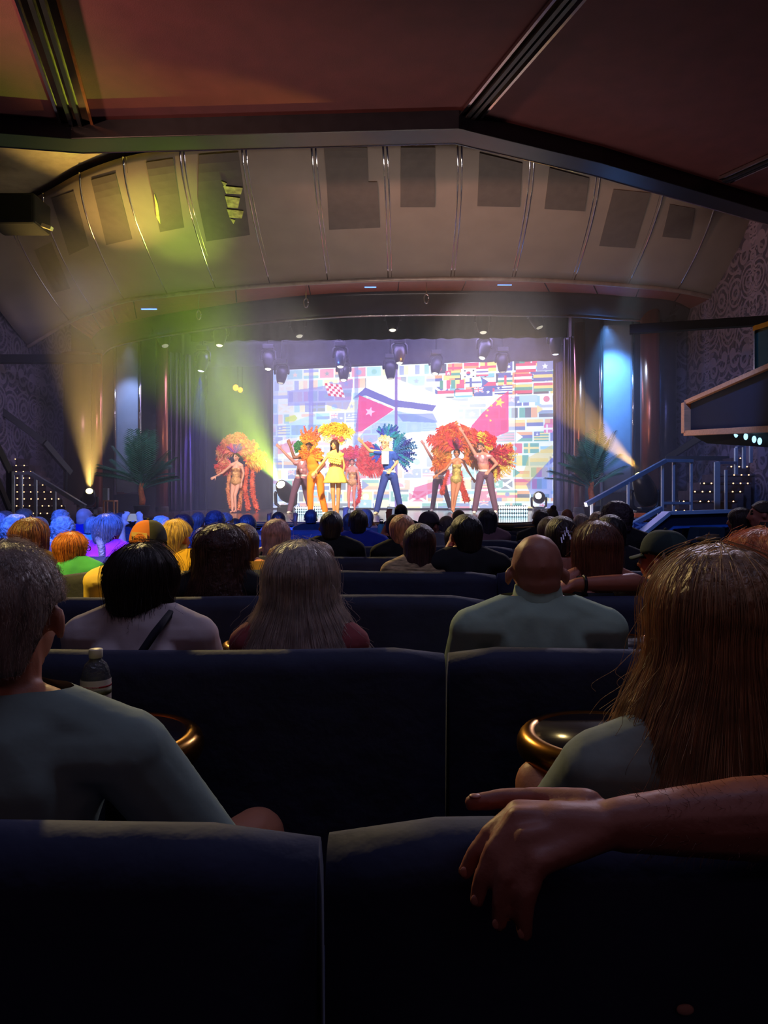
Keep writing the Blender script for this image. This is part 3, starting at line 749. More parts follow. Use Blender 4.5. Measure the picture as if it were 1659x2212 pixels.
# ---------------------------------------------------------------- potted palms
M_leaf = mat('palm_leaf', L(58, 96, 92), .5, var=.3, scale=4)
def palm(px, Y, hpx, seed, lab):
    r = random.Random(seed); c = P(px, HY, Y); H = (1.35-(hpx-HY)*Y/FPX)-STZ
    t = thing('potted_palm', (c.x, c.y, STZ), lab, 'potted palm', 'potted palms on the stage')
    MB().lathe([(.14, 0), (.19, .2), (.20, .22), (.17, .22), (.16, .19)], 18).build('pot', mat('clay_pot', L(70, 62, 70), .7), t, smooth=True)
    MB().tube([(0, 0, .15), (.02, 0, .35), (-.02, .01, .55), (0, 0, .75)], [.07, .075, .06, .05], 10).build('trunk', mat('palm_trunk', L(170, 84, 60), .8, var=.4, scale=20), t, smooth=True)
    for k in range(26):
        az = 2*PI*k/26*2.62+r.uniform(-.2, .2); el = r.uniform(.48, 1.42); ln = H*(.50+.22*math.sin(el))*r.uniform(.8, 1.05)
        dx = math.cos(az)*math.cos(el); dy = math.sin(az)*math.cos(el)*.8; dz = math.sin(el); z0 = .55+r.uniform(0, .25)
        pts = [Vector((dx*ln*s, dy*ln*s, z0+dz*ln*s-.30*ln*s*s*math.cos(el))) for s in [i/12 for i in range(13)]]
        mb = MB().tube(pts, [.014*(1-i/14) for i in range(13)], 4)
        for i in range(2, 13):
            for q in (0, .5):
                if i == 12 and q: continue
                p = pts[i].lerp(pts[min(i+1, 12)], q); tg = (pts[min(i+1, 12)]-pts[i-1]).normalized(); sd = tg.cross(Vector((0, 0, 1))).normalized() if abs(tg.z) < .98 else Vector((1, 0, 0))
                l2 = ln*.30*math.sin(PI*(.12+.8*(i+q)/13)); u = sd.cross(tg)
                for sg in (-1, 1):
                    e = p+(sd*sg*.8+tg*.7-Vector((0, 0, .25))).normalized()*l2; mid = p.lerp(e, .45)+u*.02
                    w_ = tg*.016
                    mb.add([p, mid+w_, e, mid-w_, mid-u*.008], [(0, 1, 2, 4), (0, 4, 2, 3), (0, 3, 2, 1)])
        mb.build('frond', M_leaf, t, recalc=False)
palm(306, 17.6, 940, 3, 'potted palm in front of the left grey banner')
palm(1278, 16.4, 936, 5, 'potted palm in front of the right blue banner')
# ---------------------------------------------------------------- side stairs, rails, balcony
M_step = mat('step_carpet', L(70, 56, 60), .9, var=.4, scale=8)
M_bulb = flat_emit('step_bulb', (1, .55, .22), 5)
def stairs(rows, Y0, dY, lab, extra=.5):
    c = P((rows[0][0]+rows[0][1])/2, rows[0][2], Y0); c.z = 0
    t = thing('side_stairs', c, lab, 'stairs', 'lit side stairs')
    for k, (x0, x1, y) in enumerate(rows):
        Y = Y0+dY*k; a = P(x0, y, Y)-c; b = P(x1, y, Y)-c
        st = MB().box(((a.x+b.x)/2, a.y+.32, a.z/2), (b.x-a.x, .64, a.z)).build('step', M_step, t)
        MB().box(((a.x+b.x)/2, a.y-.012, a.z-.02), (b.x-a.x, .02, .035)).build('nosing', M_chrome, st)
        n = max(2, int((b.x-a.x)/.145))
        for i in range(n):
            MB().ball((a.x+(b.x-a.x)*(i+.5)/n, a.y-.03, a.z-.02), .013, 6, 4).build('bulb', M_bulb, st)
    return t
stairs([(22, 140, 1107), (30, 141, 1091), (31, 135, 1076), (31, 118, 1061), (31, 100, 1046), (32, 84, 1031), (28, 75, 1017), (27, 62, 1004), (20, 38, 990)], 17.2, .2, 'bulb lined stairs climbing beside the left patterned wall')
stairs([(1450, 1577, 1101), (1467, 1592, 1081), (1492, 1606, 1060), (1512, 1622, 1042), (1545, 1640, 1024), (1570, 1655, 1006), (1590, 1672, 988)], 14.6, .22, 'bulb lined stairs climbing to the right balcony')
stairs([(1330, 1384, 1162), (1338, 1398, 1141), (1346, 1420, 1120)], 12.4, .25, 'short bulb lined steps at the right end of the stage')
M_rail = mat('rail_chrome', L(176, 184, 205), .34, .6, var=.05)
def bars(name, segs, lab, cat, m=M_rail, grp=None):
    "segs: (part, px a, px b, Y a, Y b, width, height)"
    a0 = P(*segs[0][1], segs[0][3])
    t = thing(name, a0, lab, cat, grp)
    for part, a, b, Ya, Yb, wd, hh in segs:
        MB().beam(P(*a, Ya)-a0, P(*b, Yb)-a0, wd, hh).build(part, m, t, bevel=.006)
    return t
zf = lambda Y, z=0: HY+(EYE-z)*1600/Y           # pixel row of a height z at distance Y
bars('stair_railing', [('handrail', (1265, 1090), (1438, 995), 12.2, 13.2, .06, .075), ('handrail', (1438, 995), (1496, 996), 13.2, 13.4, .06, .06)]
     + [('post', (x, y0), (x, y1), Y, Y, .045, .045) for x, y0, y1, Y in ((1278, 1086, zf(12.3), 12.3), (1357, 1041, zf(12.7), 12.7), (1431, 1000, zf(13.2), 13.2), (1455, 998, zf(13.3), 13.3), (1493, 997, zf(13.4), 13.4))]
     + [('cross_bar', (1432, 1087), (1493, 1087), 13.2, 13.4, .04, .05)], 'blue lit chrome railing rising over the amber floor lamp at right', 'railing', grp='stair railings')
bars('stair_railing', [('handrail', (1549, 1000), (1590, 1000), 14.3, 14.8, .06, .06), ('post', (1549, 998), (1549, zf(14.3)), 14.3, 14.3, .11, .05), ('post', (1568, 1015), (1568, zf(14.5, .95)), 14.5, 14.5, .05, .05), ('post', (1590, 968), (1590, 1025), 14.8, 14.8, .06, .06), ('post', (1607, 962), (1607, 1012), 15, 15, .06, .06), ('post', (1622, 952), (1622, 1000), 15.2, 15.2, .06, .06), ('handrail', (1590, 968), (1650, 940), 14.8, 15.6, .06, .06)], 'short chrome railing on the right stairs under the balcony', 'railing', grp='stair railings')
bars('stair_railing', [('handrail', (1360, 1136), (1428, 1098), 11.6, 12.0, .07, .07), ('post', (1364, 1134), (1364, zf(11.6)), 11.6, 11.6, .05, .05), ('post', (1424, 1100), (1424, zf(12)), 12, 12, .05, .05)], 'low chrome rail at the steps in front of the amber lamp', 'railing', grp='stair railings')
bars('stair_railing', [('handrail', (66, 1022), (184, 1094), 16.6, 16.2, .08, .09), ('handrail', (26, 1024), (66, 1022), 16.6, 16.6, .06, .06)]
     + [('post', (x, y0), (x, zf(Y)), Y, Y, .06, .06) for x, y0, Y in ((28, 1024, 16.6), (46, 1024, 16.6), (77, 1030, 16.55), (118, 1054, 16.4), (176, 1090, 16.2))], 'blue lit chrome railing at the foot of the left stairs', 'railing', grp='stair railings')
bars('wall_handrail', [('handrail', (0, 885), (95, 955), 18.2, 18.6, .10, .16), ('handrail', (95, 955), (152, 1022), 18.6, 19.4, .10, .16), ('post', (143, 1018), (143, zf(19.2)), 19.2, 19.2, .05, .05)], 'dark sloping handrail along the left patterned wall', 'handrail', M_black)
bars('wall_handrail', [('handrail', (-20, 935), (22, 1020), 15.6, 15.9, .10, .12), ('post', (22, 1018), (22, zf(15.9)), 15.9, 15.9, .12, .12), ('handrail', (-20, 1000), (20, 1100), 15.2, 15.6, .08, .10)], 'black steep handrail at the left edge of the stairs', 'handrail', M_black)
bars('wall_handrail', [('handrail', (1436, 994), (1530, 935), 17.2, 16.5, .10, .14), ('handrail', (1438, 990), (1600, 990), 17, 16.6, .08, .10)], 'dark sloping handrail along the right patterned wall', 'handrail', M_black)
bars('lighting_pipe', [('beam', (1360, 712), (1700, 690), 13.8, 13.0, .16, .16)], 'black horizontal lighting beam in front of the right column', 'beam', M_matte, 'side lighting beams')
bars('lighting_pipe', [('beam', (-8, 776), (214, 776), 17.4, 17.4, .2, .2)], 'black horizontal lighting beam along the left patterned wall', 'beam', M_matte, 'side lighting beams')
# balcony on the right
M_balc = mat('balcony_panel', L(24, 24, 42), .8, var=.1)
a, b = P(1487, 870, 12.2), P(1487, 936, 12.2); c, d = P(1700, 778, 9.3), P(1700, 926, 9.3)
t = thing('balcony', a, 'dark balcony front with pale wooden edges at the right', 'balcony')
MB().prism([q-a for q in (a, b, d, c)], (2.3, .4, 0)).build('front_panel', M_balc, t)
mb = MB(); 
for (u, v, s) in ((a, c, .07), (b, d, .09), (a, b, .12)): mb.beam(u-a+Vector((-.05, -.03, 0)), v-a+Vector((-.05, -.03, 0)), s, s)
mb.build('wood_trim', M_wood, t, bevel=.008)
MB().prism([q-a for q in (b, d, d+Vector((.2, .1, -.25)), b+Vector((.35, .1, -.16)))], (2.2, .4, 0)).build('underside', M_matte, t)
for px, py, Y in ((1590, 938, 10.8), (1611, 943, 10.5), (1629, 949, 10.3), (1641, 953, 10.1)):
    MB().ball(P(px, py, Y)-a, (.03, .03, .05), 8).build('edge_light', flat_emit('balcony_blue', (.3, .7, 1), 2.2), t, smooth=True)
g0 = P(1633, 795, 10.6)
t = thing('glass_screen', g0, 'greenish glass screen with a gold top rail on the balcony', 'glass screen')
MB().prism([q-g0 for q in (P(1633, 800, 10.6), P(1700, 775, 10.0), P(1700, 690, 10.0), P(1633, 711, 10.6))], (.02, .02, 0)).build('pane', mat('green_glass', L(34, 48, 40), .1, trans=.35, var=.1), t)
MB().beam(P(1630, 710, 10.6)-g0, P(1700, 688, 10.0)-g0, .06, .07).build('top_rail', M_gold, t)
MB().beam(P(1631, 712, 10.6)-g0, P(1631, 800, 10.6)-g0, .03, .03).build('post', M_chrome, t)
# parapet coloured as blue lit, with the patterned riser under it
q = [P(x, y, 11.2) for x, y in ((1350, 1186), (1443, 1111), (1580, 1107), (1584, 1137), (1456, 1142), (1384, 1200))]
t = thing('ramp_parapet', q[0], 'solid blue lit parapet of the ramp in front of the right stairs', 'parapet')
MB().prism([p-q[0] for p in q], (0, .25, 0)).build('panel', M_blue, t)
MB().box((1.2, .14, -q[0].z/2+.12), (.2, .2, q[0].z+.2)).build('post', M_black, t)
mb = MB()
for i in (0, 1): mb.beam(q[i]-q[0]+Vector((0, .05, .02)), q[i+1]-q[0]+Vector((0, .05, .02)), .30, .05)
mb.build('top_edge', M_rail, t)
struct(MB().box((4.9, 11.75, .49), (3.1, .3, .98)).build('wall_ramp', M_riser))
o = MB().box(P(1518, 1155, 11.2), (.40, .6, .24)).build('ramp_niche', M_matte, bevel=.01); tag(o, 'dark recessed box in the patterned wall under the blue parapet', 'recess box')
for px, py, Y, r, lab in ((1530, 1160, 9.4, .15, 'small gold rimmed round table before the patterned riser'), (1539, 1154, 10.2, .09, 'smaller pale round table just behind the gold rimmed one')):
    c = P(px, py, Y); t = thing('side_table', (c.x, c.y, 0), lab, 'table', 'small round side tables')
    MB().lathe([(r*.9, c.z-.05), (r, c.z-.03), (r, c.z-.01), (r*.93, c.z)], 24).build('tabletop', mat('table_pale', L(150, 130, 110), .35), t, smooth=True)
    MB().lathe([(.16, 0), (.15, .02), (.03, .04), (.03, c.z-.05)], 14).build('pedestal', M_black, t)
# props
c = P(235, 1100, 17.5); t = thing('frame_stand', (c.x, c.y, STZ), 'open square wooden frame standing behind the left columns', 'frame')
w_, h_ = .24, .32; 
for x in (-w_/2, w_/2):
    for y in (0, .22): MB().box((x, y, h_/2), (.03, .03, h_)).build('leg', M_wood, t)
MB().box((0, .11, h_), (w_+.03, .25, .03)).build('top', M_wood, t)
o = MB().box(P(229, 1068, 17.62), (.12, .12, .30)).build('grey_box', mat('grey_box', L(130, 136, 150), .5), bevel=.008)
o.location.z = 0; o.location = (0, 0, 0); tag(o, 'slim grey upright box on the wooden frame stand', 'box')
c = P(1381, 1108, 14.2); t = thing('equipment_case', (c.x, c.y, STZ), 'small orange case beside the amber floor lamp', 'case')
MB().box((0, 0, .05), (.24, .16, .10)).build('body', mat('orange_case', L(210, 96, 50), .5), t, bevel=.02)
MB().tube([(-.06, 0, .1), (-.05, 0, .13), (.05, 0, .13), (.06, 0, .1)], .01, 6).build('handle', M_black, t)
o = MB().box(P(40, 464, 13.6), (.9, .7, .55)).build('ceiling_speaker', M_matte, bevel=.05)
tag(o, 'large dark speaker box under the roof at the upper left', 'speaker')
o = MB().beam(P(92, 487, 13.0), P(112, 494, 13.0), .10, .06).build('emergency_light', mat('pale_lamp', L(210, 190, 160), .5)); tag(o, 'small pale lamp box beside the upper left speaker', 'lamp')
# ---------------------------------------------------------------- people: shared builders
def Vv(*a): return Vector(a)
def head_frame(face, up=(0, 0, 1)):
    f = Vector(face).normalized(); u = Vector(up); x = f.cross(u).normalized(); u = x.cross(f)
    return Matrix(((x.x, f.x, u.x), (x.y, f.y, u.y), (x.z, f.z, u.z)))    # columns: right, forward, up
def head_prims(c, R, s=1., fem=False, ears=True):
    c = Vector(c); T = lambda x, y, z: c+R @ Vector((x*s, y*s, z*s))
    E = lambda x, y, z, a, b, d: ('e', T(x, y, z), (a*s, b*s, d*s), R)
    w = .94 if fem else 1.
    p = [E(0, -.012, .02, .077*w, .096, .092), E(0, -.018, .042, .069*w, .082, .070), E(0, -.040, -.030, .066*w, .062, .060), E(0, .028, -.045, .058*w, .066, .062), E(0, .058, -.088, .034*w, .034, .026),
         E(0, .078, -.012, .040, .024, .045), ('c', T(0, .098, .006), T(0, .112, -.032), .009*s, .014*s), E(0, .085, -.062, .026, .018, .014),
         E(.034, .068, -.030, .024, .022, .022), E(-.034, .068, -.030, .024, .022, .022), E(0, .076, .030, .052, .020, .016)]
    if ears:
        for q in (-1, 1): p.append(('e', T(q*.086*w, -.012, -.016), (.0085*s, .018*s, .030*s), R @ Matrix.Rotation(q*.5, 3, 'Z')))
    return p
def hand_prims(w, d, n, side, s=1., curl=.35, spread=.16):
    """wrist, direction of the fingers, normal of the back of the hand, side = +1 when the thumb lies towards d x n"""
    w = Vector(w); d = Vector(d).normalized(); n = Vector(n); n = (n-d*n.dot(d)).normalized(); x = d.cross(n)*side
    p = [('c', w, w+d*.045*s, .024*s, .033*s, .5, x), ('c', w+d*.045*s, w+d*.082*s, .036*s, .035*s, .42, x)]
    for k, (off, ln) in enumerate(((.030, .070), (.010, .080), (-.011, .074), (-.031, .058))):
        b = w+(d*.082+x*off)*s; dd = (d+x*(off*spread*9)).normalized(); r = (.0092-.0006*(k == 3))*s
        for j, f in enumerate((.46, .32, .26)):
            a = curl*(.5+j*.9); q = (dd*math.cos(a)-n*math.sin(a)); e = b+q*ln*f*s
            p.append(('c', b, e, r*(1-.08*j), r*(.94-.08*j))); b = e
    b = w+(d*.018+x*.026)*s; q = (d*.62+x*.75-n*.25).normalized()
    for ln, r in ((.040, .0125), (.032, .0105), (.026, .009)):
        e = b+q*ln*s; p.append(('c', b, e, r*s, r*.92*s)); b = e; q = (q+d*.35-n*curl*.3).normalized()
    return p
def limb(a, m, b, r0, r1, r2, grow=0.):
    return [('c', a, m, r0+grow, r1+grow), ('c', m, b, (r1+grow)*1.0, r2+grow)]
def lerp(a, b, t): return Vector(a)+(Vector(b)-Vector(a))*t
def torso_prims(J, s, fem, g=0., upto=1.):
    "J: pelvis, chest, neck, sl, sr (shoulders), hl, hr (hips)"
    sx = (J['sr']-J['sl']).normalized(); up = (J['neck']-J['pelvis']).normalized(); fw = up.cross(sx)*-1
    if fw.length < .1: fw = Vector((0, 1, 0))
    R = Matrix(((sx.x, fw.x, up.x), (sx.y, fw.y, up.y), (sx.z, fw.z, up.z)))
    sw = (J['sr']-J['sl']).length
    pel, nk = J['pelvis'], J['neck']; W = lerp(pel, nk, .42); C = lerp(pel, nk, .74); H = (nk-pel).length
    p = [('e', pel+up*.02*s, ((.155 if fem else .15)*s+g, .115*s+g, .13*s+g), R),
         ('e', W, ((.115 if fem else .135)*s+g, .092*s+g, .15*s+g), R),
         ('e', C, (sw*.40+g, .105*s+g, .165*s+g), R),
         ('c', J['sl'], J['sr'], .056*s+g, .056*s+g, .85),
         ('c', lerp(nk, J['sl'], .25)+up*.02*s, J['sl']-up*.0, .045*s+g, .05*s+g), ('c', lerp(nk, J['sr'], .25)+up*.02*s, J['sr'], .045*s+g, .05*s+g)]
    if fem:
        for q in (-1, 1): p.append(('e', C+fw*.075*s+sx*q*.065*s-up*.03*s, (.055*s+g, .05*s+g, .055*s+g), R))
    return p, R
SKIN = {}
def skin_mats(rgb, lip=(150, 70, 66)):
    return [hexmat('skin', rgb), hexmat('skin', lip), mat('eye_dark', L(40, 28, 24), .3), mat('tooth_white', L(235, 228, 220), .3), mat('brow_dark', L(52, 36, 28), .7)]
def paint_face(me, c, R, s, smile=True):
    fc = face_centers(me)-np.array(c); loc = fc @ np.array(R)/s       # into the head's own axes
    mi = np.zeros(len(fc), np.int32); front = loc[:, 1] > .05
    for q in (-1, 1):
        mi[front & (((loc[:, 0]-q*.031)/.017)**2+((loc[:, 2]-.006)/.009)**2 < 1)] = 2
        mi[front & (((loc[:, 0]-q*.032)/.022)**2+((loc[:, 2]-.030)/.006)**2 < 1)] = 4
    m = front & ((loc[:, 0]/.029)**2+((loc[:, 2]+.061)/.015)**2 < 1); mi[m] = 1
    if smile: mi[front & ((loc[:, 0]/.021)**2+((loc[:, 2]+.060)/.007)**2 < 1)] = 3
    me.polygons.foreach_set('material_index', mi)
# hair as a shell of its own profile: style gives how far it reaches down at the front, the side and the back
def hair_mesh(c, R, s, front, side, back, vol=.012, flare=.0, curl=0., na=40, nt=18, seed=0, top=.118, drop=0.):
    c = Vector(c); rows = []
    def zl(a):                                     # a: 0 is the front, PI the back
        k = (1-math.cos(a))/2
        t = front+(side-front)*min(1, k/.34) if k < .34 else side+(back-side)*min(1, max(0, (k-.60)/.25))
        return t
    def rad(z):
        rx, ry = .078+vol, .100+vol
        if z > 0.015: q = math.sqrt(max(0, 1-((z-.015)/(top-.015))**2)); return rx*q, ry*q
        d = .015-z; nar = max(.55, 1-d*1.6) if flare <= 0 else 1+min(d*flare, .9)
        if flare > 0: nar = 1-.06*math.exp(-((d-.10)/.05)**2)+min(1.1, flare*max(0, d-.06))
        return rx*nar, ry*(nar if flare <= 0 else .92+.25*(nar-1))
    pos = []
    for j in range(nt+1):
        row = []
        for i in range(na):
            a = 2*PI*i/na; z0 = zl(a)
            u = j/nt; z = top-(top-z0)*u**1.25 if j else top
            rx, ry = rad(z)
            x, y = math.sin(a)*rx, math.cos(a)*ry-.012-drop*max(0, -z)
            if curl:
                nn = mnoise.noise_vector(Vector((x*38+seed*9, y*38, z*38)))
                k2 = min(1, j/3.); x += nn.x*curl*k2; y += nn.y*curl*k2; z += nn.z*curl*k2
            else:
                nn = mnoise.noise(Vector((math.sin(a)*5+seed*7, math.cos(a)*5, z*4)))
                x *= 1+nn*.045*min(1, j/4); y *= 1+nn*.045*min(1, j/4)
            row.append(c+R @ Vector((x*s, y*s, z*s)))
        rows.append(row+[row[0]])
    return rows
HAIR = dict(short=dict(front=.066, side=.012, back=-.085, vol=.005), crop=dict(front=.07, side=.022, back=-.06, vol=.005), mop=dict(front=.045, side=-.045, back=-.095, vol=.010),
            bob=dict(front=.045, side=-.15, back=-.17, vol=.012, flare=.35), long=dict(front=.05, side=-.26, back=-.36, vol=.014, flare=.55), curly=dict(front=.05, side=-.055, back=-.11, vol=.014, curl=.016),
            wavy=dict(front=.05, side=-.24, back=-.34, vol=.03, flare=.7, curl=.010), tied=dict(front=.07, side=.0, back=-.085, vol=.005), fringe=dict(front=.07, side=.018, back=-.055, vol=.004), afro=dict(front=.05, side=-.05, back=-.10, vol=.018, curl=.010))
def add_hair(parent, base, c, R, s, style, rgb, seed=0, name='hair', **kw):
    k = dict(HAIR[style]); k.update(kw)
    rows = hair_mesh(c, R, s, seed=seed, **k)
    o = MB().grid(rows).build(name, hexmat('curl' if k.get('curl') else 'hair', rgb), parent, smooth=True, base=base)
    o.modifiers.new('thick', 'SOLIDIFY').thickness = (-.004 if k['vol'] <= .0045 else -.007)*s
    if 'side' in k and k['side'] < -.12: o.modifiers[0].thickness = -.011*s
    return o, k
def strands(parent, base, c, R, s, style, rgb, n, seed=0, rad=.0006, fly=.03, seg=None, **kw):
    "thin single hairs lying over the hair shell, as real curves"
    k = dict(HAIR[style]); k.update(kw); r = np.random.default_rng(seed); rows = hair_mesh(c, R, s, seed=seed, na=64, nt=15, **k)
    G = np.array([[tuple(p) for p in q] for q in rows]); npt = 15
    pts = np.empty((n, npt, 3)); cc = np.array(c)
    for i in range(n):
        a = r.uniform(0, 64); ia = int(a); f = a-ia; u0 = r.uniform(0, .35) if r.random() < .7 else r.uniform(.2, .6); u1 = min(1.03, u0+r.uniform(.5, 1.))
        if seg: u0 = r.uniform(0, 1); u1 = min(1.04, u0+r.uniform(*seg))
        lift = r.exponential(.0045); fl = r.random() < fly; dri = r.normal(0, .02 if fl else (.0025 if seg else .006), 3); wo = 0 if seg else .003; lift = lift*(.5 if seg else 1); wob = r.uniform(0, 6)
        for j in range(npt):
            u = min(.999, u0+(u1-u0)*j/(npt-1))*15; iu = int(u); fu = u-iu
            q = (G[iu, ia]*(1-f)+G[iu, (ia+1) % 65]*f)*(1-fu)+(G[min(iu+1, 15), ia]*(1-f)+G[min(iu+1, 15), (ia+1) % 65]*f)*fu
            out = (q-cc); out[2] *= .3; out /= (np.linalg.norm(out)+1e-6); t = j/(npt-1)
            amp = (lift+.003)+(t*t*.05*r.random() if fl else 0)
            q = q+out*amp*s+dri*t*t+np.array([math.sin(wob+t*7), 0, 0])*wo*t
            pts[i, j] = q-np.array(base)
    hc = bpy.data.hair_curves.new('strands'); hc.add_curves([npt]*n)
    hc.attributes['position'].data.foreach_set('vector', pts.ravel().astype(np.float32)) if 'position' in hc.attributes else hc.position_data.foreach_set('vector', pts.ravel().astype(np.float32))
    ra = hc.attributes.get('radius') or hc.attributes.new('radius', 'FLOAT', 'POINT')
    rr = np.tile(np.linspace(1, .45, npt)*rad, n); ra.data.foreach_set('value', rr.astype(np.float32))
    hc.materials.append(hexmat('hair', rgb, stretch=(1, 1, 1), bump=0))
    o = bpy.data.objects.new('strands', hc); COL.objects.link(o); o.parent = parent
    return o
def shift(me, base): me.transform(Matrix.Translation(-Vector(base))); return me
def glasses(parent, base, c, R, s, m=None):
    c = Vector(c); T = lambda x, y, z: c+R @ Vector((x*s, y*s, z*s))-Vector(base)
    mb = MB()
    for q in (-1, 1):
        mb.tube([T(q*.034+.024*math.cos(a), .108, .004+.018*math.sin(a)) for a in [2*PI*i/12 for i in range(13)]], .003, 5)
        mb.tube([T(q*.058, .106, .01), T(q*.080, .06, .01), T(q*.083, -.01, .005)], .003, 5)
    mb.tube([T(-.01, .110, .006), T(.01, .110, .006)], .003, 5)
    return mb.build('glasses', m or mat('frame_black', L(16, 16, 18), .3), parent, smooth=True)
def cap(parent, base, c, R, s, rgb, rgb2=None, back=False, name='cap', lo=.18, hi=.62):
    "baseball cap; back = worn back to front, peak towards the back"
    c = Vector(c); T = lambda x, y, z: c+R @ Vector((x*s, y*s, z*s))-Vector(base)
    M1 = hexmat('cloth', rgb); M2 = hexmat('cloth', rgb2 or rgb)
    rows = []
    for j in range(11):
        u = j/10; z = .022+.108*math.sin(u*PI/2); q = math.cos(u*PI/2)**.75
        rows.append([T(math.sin(2*PI*i/28)*.090*q, math.cos(2*PI*i/28)*.112*q-.012, z-.018*math.cos(2*PI*i/28)*(1-u)*-1*.4) for i in range(29)])
    mb = MB().grid(rows); n = len(mb.f)
    for i in range(n):                                       # front panels in the second colour
        a = (i % 28)/28
        if lo < a < hi: mb.mi[i] = 1
    o = mb.build(name, [M1, M2], parent, smooth=True); o.modifiers.new('thick', 'SOLIDIFY').thickness = .006
    sg = -1 if back else 1; pk = []
    for j in range(5):
        y = .085+j*.020
        pk.append([T(math.sin(a)*(.078-.004*j), sg*(y*math.cos(a*.55)+.0)-.012, .028-.006*j-.012*math.sin(a)**2) for a in [-1.3+2.6*i/12 for i in range(13)]])
    MB().grid(pk).build('peak', M1, o, smooth=True, solid=.006)
    MB().ball(T(0, -.012, .132), .008*s, 8, 5).build('top_button', M1, o, smooth=True)
    return o
def band(me_prims, name, m, parent, base, vox=.012, smooth=2, cut=None):
    me = blob(me_prims, vox, smooth)
    if cut: me = cut_mesh(me, cut)
    return finish(name, shift(me, base), m, parent)
def cut_mesh(me, planes):
    bm = bmesh.new(); bm.from_mesh(me)
    for co, no in planes:
        bmesh.ops.bisect_plane(bm, geom=bm.verts[:]+bm.edges[:]+bm.faces[:], plane_co=co, plane_no=no, clear_outer=True)
    bm.to_mesh(me); bm.free(); return me
# ---------------------------------------------------------------- the performers on the stage
def plume_bunch(name, parent, base, root, tips, m, w=.05, seg=9, fluffy=True, seed=0, mis=None):
    """a bunch of feathers: every feather a curved quill with barbs on both sides"""
    r = random.Random(seed); mb = MB()
    for q, tp in enumerate(tips):
        a = Vector(root)+Vector((r.uniform(-.03, .03), r.uniform(-.02, .02), r.uniform(-.02, .02))); b = Vector(tp); d = b-a; ln = d.length
        sag = Vector((r.uniform(-.12, .12), r.uniform(-.10, .10), r.uniform(-.02, .10)))*ln
        mi = r.randrange(len(m)) if mis is None else mis[q % len(mis)]
        pts = [a.lerp(b, t)+sag*4*t*(1-t)*.5 for t in [i/seg for i in range(seg+1)]]
        mb.tube(pts, [.010*(1-.7*i/seg)+.002 for i in range(seg+1)], 4, mi)
        side = d.cross(Vector((r.uniform(-.3, .3), 1, r.uniform(-.3, .3)))).normalized(); nb = 16 if fluffy else 10
        for i in range(nb):
            u = .12+.88*i/nb; p = a.lerp(b, u)+sag*2*u*(1-u)
            for sg in (-1, 1):
                l2 = w*(math.sin(PI*min(1, u*.92+.05))**.6)*r.uniform(.75, 1.25)*(1.25 if fluffy else 1)
                dirv = (side*sg+d.normalized()*r.uniform(.35, .9)+Vector((0, r.uniform(-.8, .8) if fluffy else r.uniform(-.2, .2), -.35 if fluffy else 0))).normalized()
                e = p+dirv*l2; mid = p.lerp(e, .5)+Vector((0, r.uniform(-.2, .2)*l2, .12*l2)); t_ = d.normalized()*(.018 if fluffy else .03)*(w/.05)**.5
                mb.add([p-t_*.5, p+t_*.5, mid+t_*.7, e, mid-t_*.7, mid+Vector((0, -.012, 0))], [(0, 1, 5), (1, 2, 5), (2, 3, 5), (3, 4, 5), (4, 0, 5)], mi)
    return mb.build(name, m, parent, base=base, recalc=False)
def boa(name, parent, base, pts, r, m, seed=0):
    rr = random.Random(seed); cv = catmull(pts, 26); mb = MB()
    mb.tube(cv, r*.55, 7)
    for i in range(27):
        for k in range(16):
            d = Vector((rr.gauss(0, 1), rr.gauss(0, 1), rr.gauss(0, 1))).normalized(); p = cv[i]+d*r*.4; e = cv[i]+d*r*rr.uniform(.9, 1.35)
            q = d.orthogonal().normalized()*r*.22; mb.add([p-q, p+q, e, p+d.cross(q)], [(0, 1, 2), (1, 3, 2), (3, 0, 2)], rr.randrange(len(m)))
    return mb.build(name, m, parent, base=base, recalc=False)
